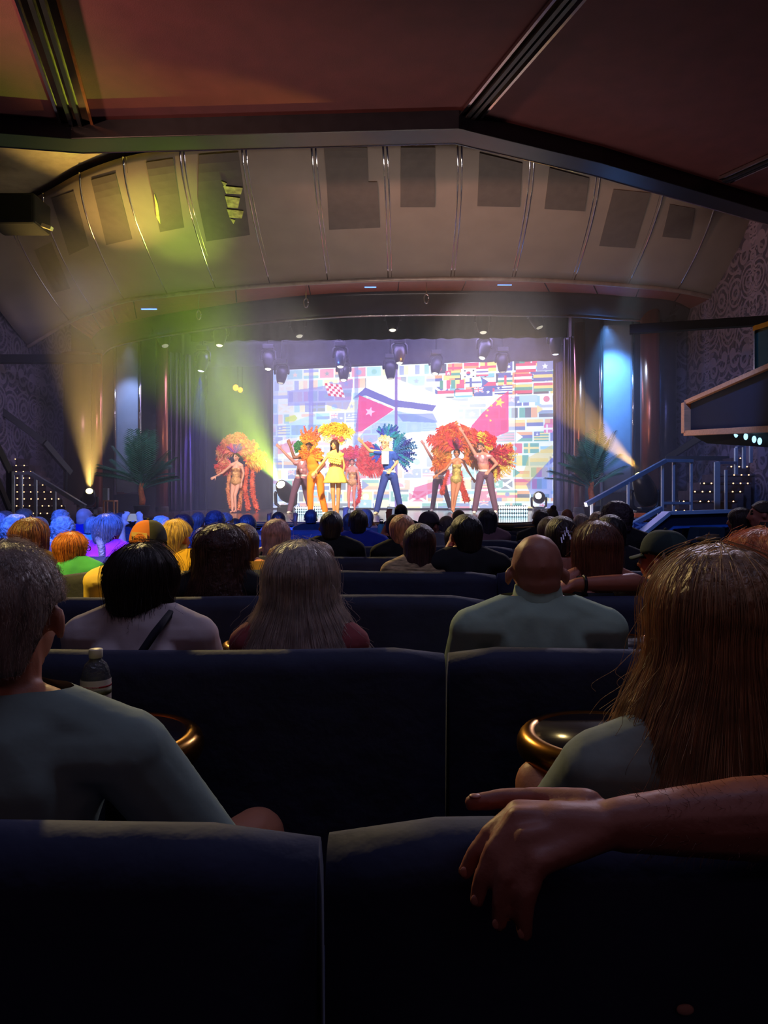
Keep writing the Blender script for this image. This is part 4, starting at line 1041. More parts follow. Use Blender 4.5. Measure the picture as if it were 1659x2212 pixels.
def performer(label, Y, px, scale=1., fem=False, skin=(196, 120, 96), face=(0, -1, 0), depth={}, hair=None, wear=(), shoe=None, hsz=1., up=(0, 0, 1)):
    """px: joint -> pixel; depth: joint -> metres towards the back. Joints: head neck sl sr el er wl wr hl hr kl kr al ar (l is left in the picture)"""
    J = {k: P(v[0], v[1], Y)+Vector((0, depth.get(k, 0), 0)) for k, v in px.items()}
    dz = STZ+.085*scale-min(J['al'].z, J['ar'].z)
    for k in J: J[k].z += dz*(1 if k[0] in 'ak' else 1)
    J['pelvis'] = (J['hl']+J['hr'])/2+Vector((0, 0, .03)); s = scale
    base = Vector(((J['al'].x+J['ar'].x)/2, Y, STZ)); R = head_frame(face, up); hc = J['head']
    root = thing('person', base, label, 'person', 'performers on the stage')
    tp, TR = torso_prims(J, s, fem); k = .86 if fem else 1.
    b = list(tp)+[('c', J['neck']-Vector((0, 0, .03)), lerp(hc, J['neck'], .25)-R.col[1]*.02, .052*s*k, .048*s*k)]+head_prims(hc, R, s*hsz, fem)
    A = {}
    for q in 'lr':
        sh, el, wr = J['s'+q], J['e'+q], J['w'+q]; hp, kn, an = J['h'+q], J['k'+q], J['a'+q]
        A[q] = (sh, el, wr, hp, kn, an)
        b += limb(sh, el, wr, .047*s*k, .038*s*k, .026*s*k)+limb(hp, kn, an, .086*s*k, .058*s*k, .038*s*k)
        b.append(('e', lerp(kn, an, .3)+Vector((0, .02, 0)), (.05*s*k, .055*s*k, .10*s), None))
        toe = an+Vector((face[0]*.06, -.13, -.05)) if shoe is None or True else an
        b += [('c', an-Vector((0, -.03, .045)), toe, .036*s, .028*s)]
        fd = (wr-el).normalized()
        b += hand_prims(wr, fd, Vector((0, -1, .3)) if abs(fd.y) < .8 else Vector((0, 0, 1)), 1 if (q == 'l') == (fd.z > 0) else -1, s*1.05, .2, .2)
    me = blob(b, .0105, 2, .4); paint_face(me, hc, R, s*hsz); bo = finish('body', shift(me, base), skin_mats(skin), root)
    z = lambda a, b_, t, g0, g1, fl=1.: ('c', a, lerp(a, b_, t), g0, g1, fl)
    for kind, nm, m in wear:
        g = []; cut = None
        if kind == 'trousers':
            g = [('e', J['pelvis']+Vector((0, 0, .01)), (.165*s, .13*s, .12*s), TR)]
            for q in 'lr': _, _, _, hp, kn, an = A[q]; g += [('c', hp, kn, .100*s, .078*s), ('c', kn, lerp(kn, an, .98), .078*s, .068*s)]
            cut = [(J['pelvis']+Vector((0, 0, .10*s)), (0, 0, 1))]
        elif kind == 'skirt':
            pel = J['pelvis']; cols_ = []
            for j in range(8):
                u = j/7; cols_.append([pel+Vector((math.cos(a)*(.135+.15*u)*(1+.05*math.sin(a*9)*u)*s, math.sin(a)*(.11+.12*u)*(1+.05*math.sin(a*9)*u)*s, (.12-.36*u)*s)) for a in [2*PI*i/40 for i in range(41)]])
            MB().grid(cols_).build(nm, m, root, smooth=True, base=base, solid=.012); continue
        elif kind in ('tank', 'crop', 'leotard', 'tee'):
            g, _ = torso_prims(J, s, fem, .014)
            if kind != 'tee' and kind != 'tank': pass
            top = J['neck']-Vector((0, 0, .035*s)); low = J['pelvis']-Vector((0, 0, .02*s))
            if kind == 'leotard':
                sh_z = (J['sl'].z+J['sr'].z)/2; top = Vector((0, 0, sh_z-.085*s)); low = J['pelvis']-Vector((0, 0, .13*s))
            if kind == 'crop': low = lerp(J['pelvis'], J['neck'], .5); 
            if kind == 'tee':
                for q in 'lr': sh, el = A[q][:2]; g += [('c', sh, lerp(sh, el, .55), .066*s, .064*s)]
            if kind == 'leotard':
                g = [x for i, x in enumerate(g) if i not in (3, 4, 5)]
            cut = [(top, (0, 0, 1)), (low, (0, 0, -1))]
        elif kind == 'belt':
            g = [('e', J['pelvis']+Vector((0, 0, .085*s)), (.158*s, .128*s, .06*s), TR)]; cut = [(J['pelvis']+Vector((0, 0, .115*s)), (0, 0, 1)), (J['pelvis']+Vector((0, 0, .065*s)), (0, 0, -1))]
        elif kind == 'shoes':
            for q in 'lr':
                an = A[q][5]; g = [('c', an-Vector((0, -.04, .048)), an+Vector((face[0]*.07, -.15, -.055)), .048*s, .040*s, .85)]
                band(g, 'shoe', m, root, base, .012)
            continue
        elif kind == 'ruffle':
            for j in range(3):
                rows = []
                for u in range(3): rows.append([lerp(J['sl'], J['sr'], t)+Vector((0, -.13*s-.02*u, -.02-.05*j-.03*u-.05*t+.015*math.sin(t*38+j))) for t in [i/24*1.1-.05 for i in range(25)]])
                MB().grid(rows).build(nm, m, root, smooth=True, base=base, solid=.012)
            continue
        o = band(g, nm, m, root, base, .0115, 2, cut)
    if hair: 
        add_hair(root, base, hc, R, s*hsz, hair[0], hair[1], seed=int(px['head'][0]))
    return root, J, R, base, s
rad1 = lambda c, r0, r1, a0, a1, n, sd, dy=.12: [Vector(c)+Vector((math.cos(a), random.Random(sd+i).uniform(-.06, .06)+dy, math.sin(a)))*random.Random(sd*3+i).uniform(r0, r1) for i, a in enumerate([a0+(a1-a0)*k/(n-1) for k in range(n)])]
FM = lambda *cs: [hexmat('feather', c) for c in cs]
Z1 = lambda x, y: (420+x/3.456, 880+y/3.456)
Z2 = lambda x, y: (780+x/3.456, 880+y/3.456)
SEQ = mat('gold_sequins', L(246, 200, 104), .3, .35, var=.45, scale=30, bump=.8, bscale=60)
SEQR = mat('coral_sequins', L(246, 164, 110), .3, .3, var=.45, scale=30, bump=.8, bscale=60)
SATIN = mat('pink_satin', L(226, 150, 150), .3, .3, var=.35, scale=10, bump=.5, bscale=14)
TROU = hexmat('cloth', (112, 74, 96)); ORNG = hexmat('cloth', (246, 130, 20)); YELL = hexmat('cloth', (246, 206, 96)); BLUE = hexmat('cloth', (52, 84, 164)); NAVY = hexmat('cloth', (46, 62, 128)); WHITE = hexmat('cloth', (240, 232, 214))
def joints(zz, **k): return {a: zz(*b) for a, b in k.items()}
# 1 the woman with coral plumes at the left
root, J, R, base, s = performer('woman in gold sequined leotard with coral and purple plumes, alone at stage left', 19.3,
    joints(Z1, head=(312, 372), neck=(316, 418), sl=(278, 432), sr=(352, 436), el=(214, 486), wl=(166, 518), er=(368, 496), wr=(352, 560), hl=(288, 566), hr=(330, 566), kl=(280, 662), kr=(304, 662), al=(284, 768), ar=(308, 764)), .93, True, (240, 172, 150), (-.35, -1, 0),
    {'wl': -.12, 'kr': -.05}, ('tied', (70, 40, 30)), [('leotard', 'leotard', SEQR)])
hc = J['head']; F1 = FM((238, 84, 84), (244, 128, 112), (246, 160, 120), (232, 80, 110))
plume_bunch('feather_headdress', root, base, hc+Vector((0, .02, .08)), rad1(hc+Vector((-.02, 0, .05)), .42, .62, .25, 3.0, 24, 4), F1, .13, seed=1)
plume_bunch('purple_crest', root, base, hc+Vector((0, -.04, .09)), rad1(hc+Vector((0, -.05, .06)), .26, .36, .7, 2.4, 9, 9, -.1), FM((140, 40, 160), (226, 60, 140)), .05, fluffy=False, seed=2)
c = J['sr']+Vector((.10, .12, .05))
plume_bunch('back_feathers', root, base, c, rad1(c, .35, .62, -.25, 1.6, 18, 13), FM((246, 150, 70), (240, 96, 70), (250, 190, 100), (236, 76, 76)), .14, seed=3)
c = J['sl']+Vector((-.02, .14, 0))
plume_bunch('side_feathers', root, base, c, rad1(c, .3, .5, 2.6, 3.9, 12, 23), F1, .12, seed=4)
for k, (x0, x1, x2) in enumerate(((385, 380, 402), (425, 432, 465), (262, 250, 275), (345, 350, 335))):
    boa('feather_train', root, base, [P(*Z1(x0, 440), 19.4)+Vector((0, .15, 0)), P(*Z1(x1, 600), 19.5), P(*Z1((x1+x2)/2, 690), 19.5), P(*Z1(x2, 762 if k < 2 else 755), 19.45)], .085 if k < 2 else .07, FM((244, 110, 80), (240, 90, 70)) if k < 2 else FM((236, 150, 100), (224, 120, 90)), k)
# 2 the man half hidden behind the orange man
root, J, R, base, s = performer('man in coral satin top and mauve trousers, arm raised, behind the orange man', 18.4,
    joints(Z1, head=(806, 320), neck=(808, 376), sl=(756, 400), sr=(850, 400), el=(696, 346), wl=(644, 292), er=(862, 470), wr=(800, 530), hl=(772, 530), hr=(822, 530), kl=(736, 640), kr=(838, 640), al=(712, 752), ar=(868, 742)), 1., False, (216, 138, 116), (-.3, -1, 0), {},
    ('short', (50, 34, 28)), [('trousers', 'trousers', TROU), ('tank', 'top', SATIN), ('belt', 'belt', WHITE), ('shoes', 'shoe', WHITE)])
hc = J['head']
plume_bunch('green_headpiece', root, base, hc+Vector((0, -.01, .05)), rad1(hc+Vector((-.02, 0, .08)), .15, .22, 0, 3.14, 16, 31, -.15), FM((40, 120, 60), (60, 150, 70)), .09, seed=5)
# 3 the man in orange
root, J, R, base, s = performer('man in orange vest and trousers with a tall orange feather crown', 17.0,
    joints(Z1, head=(856, 294), neck=(868, 344), sl=(822, 362), sr=(934, 358), el=(744, 368), wl=(716, 286), er=(968, 420), wr=(918, 486), hl=(872, 520), hr=(936, 520), kl=(864, 640), kr=(946, 640), al=(866, 752), ar=(976, 768)), 1.03, False, (134, 80, 56), (-.3, -1, 0), {'wr': -.15},
    ('crop', (30, 20, 16)), [('trousers', 'trousers', ORNG), ('tank', 'vest', ORNG), ('shoes', 'shoe', WHITE)])
hc = J['head']; F3 = FM((248, 150, 30), (240, 110, 40), (250, 180, 60))
plume_bunch('feather_crown', root, base, hc+Vector((0, 0, .06)), rad1(hc+Vector((.04, 0, .02)), .38, .52, .9, 2.1, 7, 41, .02), FM((226, 84, 50), (236, 110, 60)), .05, fluffy=False, seed=6)
plume_bunch('crown_base', root, base, hc+Vector((.02, 0, .06)), rad1(hc+Vector((.03, 0, .08)), .20, .32, .55, 2.6, 18, 43, .12), F3, .07, seed=7)
c = J['neck']+Vector((0, -.06, -.02))
plume_bunch('feather_collar', root, base, c, [q for q in rad1(c, .20, .34, -.55, 3.7, 26, 47, -.25) if abs(q.x-c.x) > .13 or q.z < c.z+.02], F3, .055, seed=8)
# 4 the woman in yellow
root, J, R, base, s = performer('woman in yellow ruffled top and short yellow skirt holding a hand at the centre', 16.4,
    joints(Z1, head=(1046, 284), neck=(1052, 334), sl=(1008, 354), sr=(1096, 356), el=(956, 424), wl=(914, 480), er=(1118, 440), wr=(1106, 510), hl=(1030, 500), hr=(1076, 500), kl=(1034, 640), kr=(1076, 640), al=(1042, 772), ar=(1070, 784)), .97, True, (224, 158, 96), (-.35, -1, .05), {'wl': -.2, 'el': -.1},
    ('long', (60, 34, 24)), [('crop', 'top', YELL), ('ruffle', 'ruffle', YELL), ('skirt', 'skirt', YELL), ('shoes', 'shoe', mat('gold_shoe', L(220, 170, 60), .3, .6))])
hc = J['head']
plume_bunch('yellow_plumes', root, base, hc+Vector((.02, .06, .08)), rad1(hc+Vector((.0, .05, .10)), .32, .48, .5, 2.5, 18, 51, .05), FM((250, 184, 40), (246, 160, 30), (252, 206, 80)), .12, seed=9)
plume_bunch('pink_plumes', root, base, hc+Vector((.03, .02, .06)), rad1(hc, .18, .3, .2, 2.7, 12, 53, .05), FM((236, 90, 110), (246, 170, 60), (250, 200, 170)), .07, seed=10)
# 5 the woman in red wings behind
root, J, R, base, s = performer('woman in copper sequins with wide red feather wings, right of the yellow woman', 22.0,
    joints(Z1, head=(1177, 408), neck=(1178, 446), sl=(1140, 462), sr=(1214, 462), el=(1130, 520), wl=(1150, 556), er=(1226, 520), wr=(1226, 575), hl=(1160, 570), hr=(1194, 570), kl=(1150, 660), kr=(1190, 662), al=(1154, 754), ar=(1196, 750)), .92, True, (226, 140, 124), (0, -1, 0), {},
    ('tied', (60, 34, 28)), [('leotard', 'leotard', SEQR)])
hc = J['head']; F5 = FM((220, 50, 60), (230, 84, 76), (236, 100, 96))
plume_bunch('feather_crest', root, base, hc+Vector((-.02, 0, .08)), rad1(hc, .3, .55, 1.0, 2.5, 12, 61, .05), FM((226, 60, 110), (236, 90, 80)), .10, seed=11)
c = J['sr']+Vector((0, .12, -.02))
plume_bunch('right_wing', root, base, c, rad1(c, .75, 1.1, -.1, 1.25, 22, 63, .1), F5, .20, seed=12)
c = J['sl']+Vector((0, .12, 0))
plume_bunch('left_wing', root, base, c, rad1(c, .4, .7, 1.7, 3.2, 12, 67, .1), F5, .14, seed=13)
boa('feather_train', root, base, [P(*Z1(1205, 470), 22.2), P(*Z1(1232, 600), 22.2), P(*Z1(1226, 690), 22.1), P(*Z1(1190, 735), 22.1)], .085, F5, 5)
# 6 the man in blue
root, J, R, base, s = performer('man in blue with blue feather plumes and white belt, arm stretched left', 17.4,
    joints(Z1, head=(1422, 262), neck=(1440, 306), sl=(1400, 326), sr=(1488, 336), el=(1306, 314), wl=(1258, 262), er=(1514, 396), wr=(1470, 452), hl=(1424, 506), hr=(1486, 506), kl=(1392, 622), kr=(1512, 622), al=(1360, 762), ar=(1540, 752)), 1.02, False, (226, 168, 120), (-.55, -1, .05), {'el': -.12, 'wl': -.25, 'er': .05, 'wr': -.12},
    ('short', (216, 196, 150)), [('trousers', 'trousers', NAVY), ('tee', 'shirt', BLUE), ('belt', 'belt', WHITE), ('shoes', 'shoe', hexmat('cloth', (240, 226, 180)))])
hc = J['head']; F6 = FM((40, 96, 150), (50, 60, 150), (36, 130, 150))
plume_bunch('feather_crown', root, base, hc+Vector((.03, .02, .10)), rad1(hc+Vector((.06, 0, .08)), .30, .44, .5, 2.4, 15, 71, .02), F6, .05, fluffy=False, seed=14)
plume_bunch('crown_band', root, base, hc+Vector((0, -.02, .07)), rad1(hc+Vector((0, 0, .03)), .13, .2, .4, 2.8, 14, 73, -.1), FM((240, 226, 180), (226, 200, 140)), .04, seed=15)
c = J['sr']+Vector((-.02, .06, .02))
plume_bunch('shoulder_feathers', root, base, c, rad1(c, .4, .62, -.9, 1.4, 26, 77, .0), F6, .06, fluffy=False, seed=16)
c = J['sl']+Vector((-.02, -.02, .0))
plume_bunch('sleeve_feathers', root, base, c, rad1(c, .16, .3, 2.2, 4.2, 12, 79, -.2), F6, .04, fluffy=False, seed=17)
MB().box((J['sl']+J['sr'])/2-base+Vector((-.06, -.15, -.12)), (.17, .03, .30)).build('white_bib', WHITE, root, bevel=.01)
# 7 the small man with the parrot hat
root, J, R, base, s = performer('small man in cream top with parrot hat, arm raised, beside the orange winged woman', 21.4,
    joints(Z2, head=(578, 362), neck=(584, 400), sl=(552, 418), sr=(618, 418), el=(506, 340), wl=(470, 278), er=(636, 470), wr=(585, 520), hl=(560, 542), hr=(604, 542), kl=(548, 640), kr=(634, 640), al=(532, 752), ar=(664, 740)), 1., False, (224, 150, 122), (-.4, -1, .1), {},
    ('short', (60, 40, 30)), [('trousers', 'trousers', TROU), ('tank', 'top', mat('cream_satin', L(236, 190, 150), .3, .3, var=.3, scale=10, bump=.4, bscale=14)), ('belt', 'belt', WHITE), ('shoes', 'shoe', WHITE)])
hc = J['head']
plume_bunch('parrot_hat', root, base, hc+Vector((.04, 0, .06)), rad1(hc+Vector((.04, 0, .04)), .16, .28, -.3, 2.4, 16, 81, -.05), FM((80, 160, 70), (230, 70, 40), (250, 200, 60), (220, 40, 50)), .07, seed=18)
# 8 the woman with orange wings
root, J, R, base, s = performer('woman in gold sequined leotard with huge orange red feather wings, centre right', 19.2,
    joints(Z2, head=(714, 340), neck=(716, 388), sl=(676, 404), sr=(762, 402), el=(630, 460), wl=(572, 500), er=(796, 472), wr=(828, 520), hl=(688, 548), hr=(732, 548), kl=(684, 650), kr=(706, 656), al=(680, 750), ar=(690, 764)), .97, True, (224, 146, 100), (-.1, -1, 0), {'kr': -.06},
    ('tied', (70, 40, 28)), [('leotard', 'leotard', SEQ)])
hc = J['head']; F8 = FM((240, 96, 40), (232, 70, 50), (246, 130, 50), (236, 84, 70))
plume_bunch('feather_headdress', root, base, hc+Vector((0, .04, .08)), rad1(hc+Vector((-.04, 0, .02)), .55, .82, .45, 2.7, 30, 91, .05), F8, .19, seed=19)
plume_bunch('purple_crest', root, base, hc+Vector((0, -.03, .09)), rad1(hc+Vector((-.04, -.03, .05)), .28, .4, .9, 2.2, 8, 93, -.1), FM((150, 40, 90), (226, 50, 90)), .05, fluffy=False, seed=20)
c = J['sr']+Vector((.02, .12, .06))
plume_bunch('right_wing', root, base, c, rad1(c, .5, .78, -.45, 1.0, 18, 95, .05), FM((246, 140, 40), (240, 110, 40), (250, 170, 70)), .17, seed=21)
c = J['sl']+Vector((-.02, .12, .06))
plume_bunch('left_wing', root, base, c, rad1(c, .3, .6, 2.1, 3.9, 14, 97, .05), FM((246, 140, 40), (240, 110, 40), (250, 170, 70)), .14, seed=22)
for k, (x1, x2) in enumerate(((760, 800), (745, 775), (615, 600))):
    boa('feather_train', root, base, [P(*Z2(740 if k < 2 else 650, 480), 19.4), P(*Z2(x1, 590), 19.5), P(*Z2((x1+x2)/2, 640), 19.5), P(*Z2(x2, 700 if k < 2 else 620), 19.5)], .07, FM((236, 80, 60), (240, 100, 60)), 9+k)
# 9 the tall man at the right
root, J, R, base, s = performer('bearded man in cropped pink satin top and mauve trousers, rightmost performer, arm raised', 18.3,
    joints(Z2, head=(892, 294), neck=(900, 338), sl=(862, 358), sr=(964, 360), el=(806, 262), wl=(760, 184), er=(1014, 414), wr=(958, 464), hl=(892, 504), hr=(956, 504), kl=(870, 626), kr=(976, 626), al=(848, 760), ar=(1006, 756)), 1.06, False, (212, 142, 116), (-.5, -1, .05), {'wr': -.1},
    ('short', (84, 70, 64)), [('trousers', 'trousers', TROU), ('crop', 'top', SATIN), ('belt', 'belt', WHITE), ('shoes', 'shoe', WHITE)])
hc = J['head']
band([('e', hc+R @ Vector((0, .058, -.085)), (.052, .05, .04), R)], 'beard', hexmat('hair', (64, 52, 48)), root, base)
plume_bunch('parrot_hat', root, base, hc+Vector((.06, .02, .08)), rad1(hc+Vector((.10, 0, .10)), .2, .36, -.6, 2.4, 24, 101, -.02), FM((220, 40, 50), (230, 60, 40), (250, 206, 70), (210, 30, 60)), .09, seed=23)
c = J['sr']+Vector((-.02, .14, .06))
plume_bunch('back_wing', root, base, c, rad1(c, .40, .66, -1.45, .45, 24, 103, .05), FM((176, 26, 56), (156, 22, 50), (196, 40, 60)), .13, seed=24)
plume_bunch('wing_edge', root, base, c+Vector((.1, .02, -.1)), rad1(c+Vector((.02, 0, 0)), .62, .74, -1.5, .5, 18, 107, .02), FM((246, 200, 70), (240, 120, 60)), .07, seed=25)
# ---------------------------------------------------------------- rows of upholstered benches
def row_y(r): return .8625+1.07*r
BT = .950
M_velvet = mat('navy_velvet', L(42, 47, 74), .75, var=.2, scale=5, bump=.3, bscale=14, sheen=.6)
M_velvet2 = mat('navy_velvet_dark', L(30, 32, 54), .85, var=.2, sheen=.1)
def bench(x0, x1, r, label):
    W = x1-x0-.012; t = thing('theatre_bench', ((x0+x1)/2, row_y(r), 0), label, 'bench seat', 'upholstered theatre benches')
    def cushion(name, prof, m):
        rows = []                                     # rounded section carried across the width with soft ends
        n = 18
        for i in range(n+1):
            u = i/n; x = -W/2+W*u; e = min(u, 1-u)*W; k = 1-max(0, 1-e/.05)**2*.04 if e < .05 else 1.
            sg = .006*math.sin(u*7+r*2.1+x0)
            rows.append([Vector((x, .11+(y-.11)*(1 if k == 1 else k), z if z < .6 else .5+(z-.5)*k+sg)) for y, z in prof])
        mb = MB().grid([q+[q[0]] for q in rows]); nn = len(prof)+1
        mb.f += [tuple(range(nn-1))[::-1], tuple(range(n*nn, n*nn+nn-1))]; mb.mi += [0, 0]
        return mb.build(name, m, t, smooth=True)
    bp = [(.0, .12), (.0, .78), (.0, .892)]+[(.055-.055*math.cos(a), .895+.055*math.sin(a)) for a in [PI*i/10 for i in range(1, 10)]]+[(.13, .88), (.17, .5), (.19, .42), (.15, .12)]
    cushion('backrest', bp, M_velvet)
    sp = [(.17, .28), (.17, .42), (.3, .44), (.62, .455), (.68, .43), (.69, .36), (.66, .28)]
    cushion('seat', sp, M_velvet)
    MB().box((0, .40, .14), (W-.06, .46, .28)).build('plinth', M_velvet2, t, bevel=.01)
    return t
seams = [-.075, .167, .42, .627, .86, 1.09, 1.32, 1.5, 1.7]
lims = [(-2.5, 2.4), (-2.8, 2.5), (-3.3, 2.9), (-3.7, 2.75), (-4.3, 2.55), (-4.9, 2.6), (-5.4, 2.7), (-5.9, 2.9), (-6.3, 3.1)]
ORD = ['nearest', 'second', 'third', 'fourth', 'fifth', 'sixth', 'seventh', 'eighth', 'front']
for r in range(9):
    W = 2.42; xs = [seams[r]]
    while xs[0]-W > lims[r][0]: xs.insert(0, xs[0]-W)
    while xs[-1]+W < lims[r][1]: xs.append(xs[-1]+W)
    k0 = xs.index(seams[r]); cuts = list(zip(xs[:-1], xs[1:]))
    if xs[0]-lims[r][0] > .7: cuts.insert(0, (lims[r][0], xs[0]))
    if lims[r][1]-xs[-1] > .7: cuts.append((xs[-1], lims[r][1]))
    nl = sum(1 for a, b in cuts if b <= seams[r]+.01)
    for k, (a, b) in enumerate(cuts):
        q = nl-k
        side = {1: 'just left of its middle seam', 2: 'two left of its middle seam', 3: 'three left of its middle seam', 4: 'four left of its middle seam', 0: 'just right of its middle seam', -1: 'two right of its middle seam', -2: 'three right of its middle seam'}[q]
        nm = 'front row' if r == 8 else ORD[r]+' row'
        bench(a, b, r, 'navy velvet bench, %s, %s' % (nm, side))
# small round tables with a thick gold rim
def round_table(x, y, r, z, label):
    t = thing('cocktail_table', (x, y, 0), label, 'table', 'gold rimmed cocktail tables')
    MB().lathe([(r-.026, -.008), (r-.020, .004), (0.001, .005)][::-1], 48).build('tabletop', mat('dark_glass_top', L(52, 47, 54), .22, 0, var=.25, spec=.5), t, smooth=True).location = (0, 0, z-.004)
    prof = [(r-.024, z)]+[(r-.014+.030*math.sin(a), z-.030+.034*math.cos(a)) for a in [PI*i/10 for i in range(0, 11)]]+[(r-.03, z-.062), (r-.03, z-.01), (r-.024, z)]
    MB().lathe(prof, 48, cap=False).build('rim', M_gold, t, smooth=True)
    MB().lathe([(.06, 0), (.06, .02), (.028, .04), (.025, z-.1), (.07, z-.05), (.08, z-.045)], 16).build('pedestal', M_black, t, smooth=True)
    return t
round_table(-.60, 1.665, .175, .82, 'gold rimmed round table holding the water bottle at the left')
round_table(.495, 1.655, .180, .826, 'gold rimmed round table with dark glossy top at the lower right')
round_table((1338-CX)*2.72/1600, 2.72, .18, .826, 'gold rimmed round table right of the bald man')
round_table((592-CX)*2.72/1600, 2.72, .18, .826, 'gold rimmed round table hidden mostly by the white haired woman')
# bottle of water
bx, by = (207-CX)*1.70/1600, 1.70
t = thing('water_bottle', (bx, by, .822), 'clear plastic water bottle with white cap and red striped label', 'bottle')
prof = [(.024, 0), (.031, .004), (.033, .012), (.033, .10), (.033, .115), (.031, .125), (.029, .138), (.024, .150), (.0145, .159), (.0125, .164), (.0125, .170)]
MB().lathe(prof, 36).build('body', mat('clear_plastic', L(235, 238, 245), .06, trans=.92, var=.0, bump=.4, bscale=120), t, smooth=True)
MB().lathe([(.0145, .164), (.0155, .166), (.0155, .182), (.0145, .184), (.001, .184)], 28).build('cap', mat('cap_white', L(232, 222, 190), .4), t, smooth=True)
lb = MB().lathe([(.0334, .045), (.0337, .046), (.0337, .116), (.0334, .117)], 36, cap=False)
lo = lb.build('label', mat('label_paper', L(222, 206, 186), .5, var=.05), t, smooth=True)
RED = mat('label_red', L(176, 40, 44), .5); GRN = mat('label_scene', L(120, 116, 74), .6, var=.5, scale=40); INK = mat('label_ink', L(60, 40, 34), .6)
for z0, z1, m in ((.100, .104, RED), (.058, .062, RED), (.048, .0505, RED), (.083, .096, GRN)):
    MB().lathe([(.0338, z0), (.0341, z0), (.0341, z1), (.0338, z1)], 36, cap=False).build('label_band', m, lo, smooth=True)
def text_on(body, size, parent, m, place, name='lettering', ext=.0004):
    "real letter shapes as a thin mesh, bent by place(x, y, z)"
    cu = bpy.data.curves.new('letters', 'FONT'); cu.body = body; cu.size = size; cu.extrude = ext; cu.align_x = 'CENTER'; cu.resolution_u = 2
    o = bpy.data.objects.new('letters', cu); TMP.collection.objects.link(o); TVL.update()
    me = bpy.data.meshes.new_from_object(o.evaluated_get(TVL.depsgraph)); bpy.data.objects.remove(o)
    for v in me.vertices: v.co = place(*v.co)
    return finish(name, me, m, parent, False)
def wrapz(z0, r=.0344): return lambda x, y, z: Vector((r*math.sin(x/r), -(r+z)*math.cos(x/r), z0+y))
text_on('CRYSTAL GEYSER', .0090, lo, INK, wrapz(.0725), 'brand_lettering')
text_on('ALPINE SPRING WATER', .0048, lo, INK, wrapz(.0655), 'small_lettering')
text_on('ALPINE SPRING WATER', .0036, lo, mat('label_paper', L(222, 206, 186)), wrapz(.1008), 'band_lettering')
# drinking glass on the table right of the bald man
gx = (1297-CX)*2.66/1600
t = thing('drinking_glass', (gx, 2.66, .828), 'tall drinking glass beside the right shoulder of the bald man', 'glass')
MB().lathe([(.026, 0), (.033, .12), (.034, .125), (.031, .125), (.024, .008)], 24).build('bowl', mat('clear_glass', L(240, 240, 245), .03, trans=.95, var=0), t, smooth=True)
MB().lathe([(.0235, .008), (.029, .085), (.001, .086)], 20).build('drink', mat('pale_drink', L(190, 160, 110), .2, trans=.4), t, smooth=True)
# unidentified pale oval spot, added as a flattened ball low on the nearest seat back
o = MB().ball((P(1480, 2181, .858)), (.0105, .004, .0065), 16, 8).build('pale_spot', mat('pale_spot', L(190, 140, 120), .6), smooth=True)
tag(o, 'small pale oval spot on the dark seat back at bottom right', 'pale spot')
# teal flask on a seat top near the stage
fy = row_y(7)+.06; fx = (824-CX)*fy/1600
t = thing('flask', (fx, fy, BT), 'teal drinking flask standing on a seat back before the stage', 'flask')
MB().lathe([(.04, 0), (.045, .01), (.045, .09), (.03, .115), (.022, .12)], 16).build('body', mat('teal_flask', L(96, 160, 150), .35), t, smooth=True)
MB().lathe([(.022, .12), (.024, .122), (.024, .145), (.02, .148)], 14).build('lid', M_black, t, smooth=True)
MB().tube([(-.02, 0, .145), (-.018, 0, .168), (.018, 0, .168), (.02, 0, .145)], .005, 6).build('loop', M_black, t)
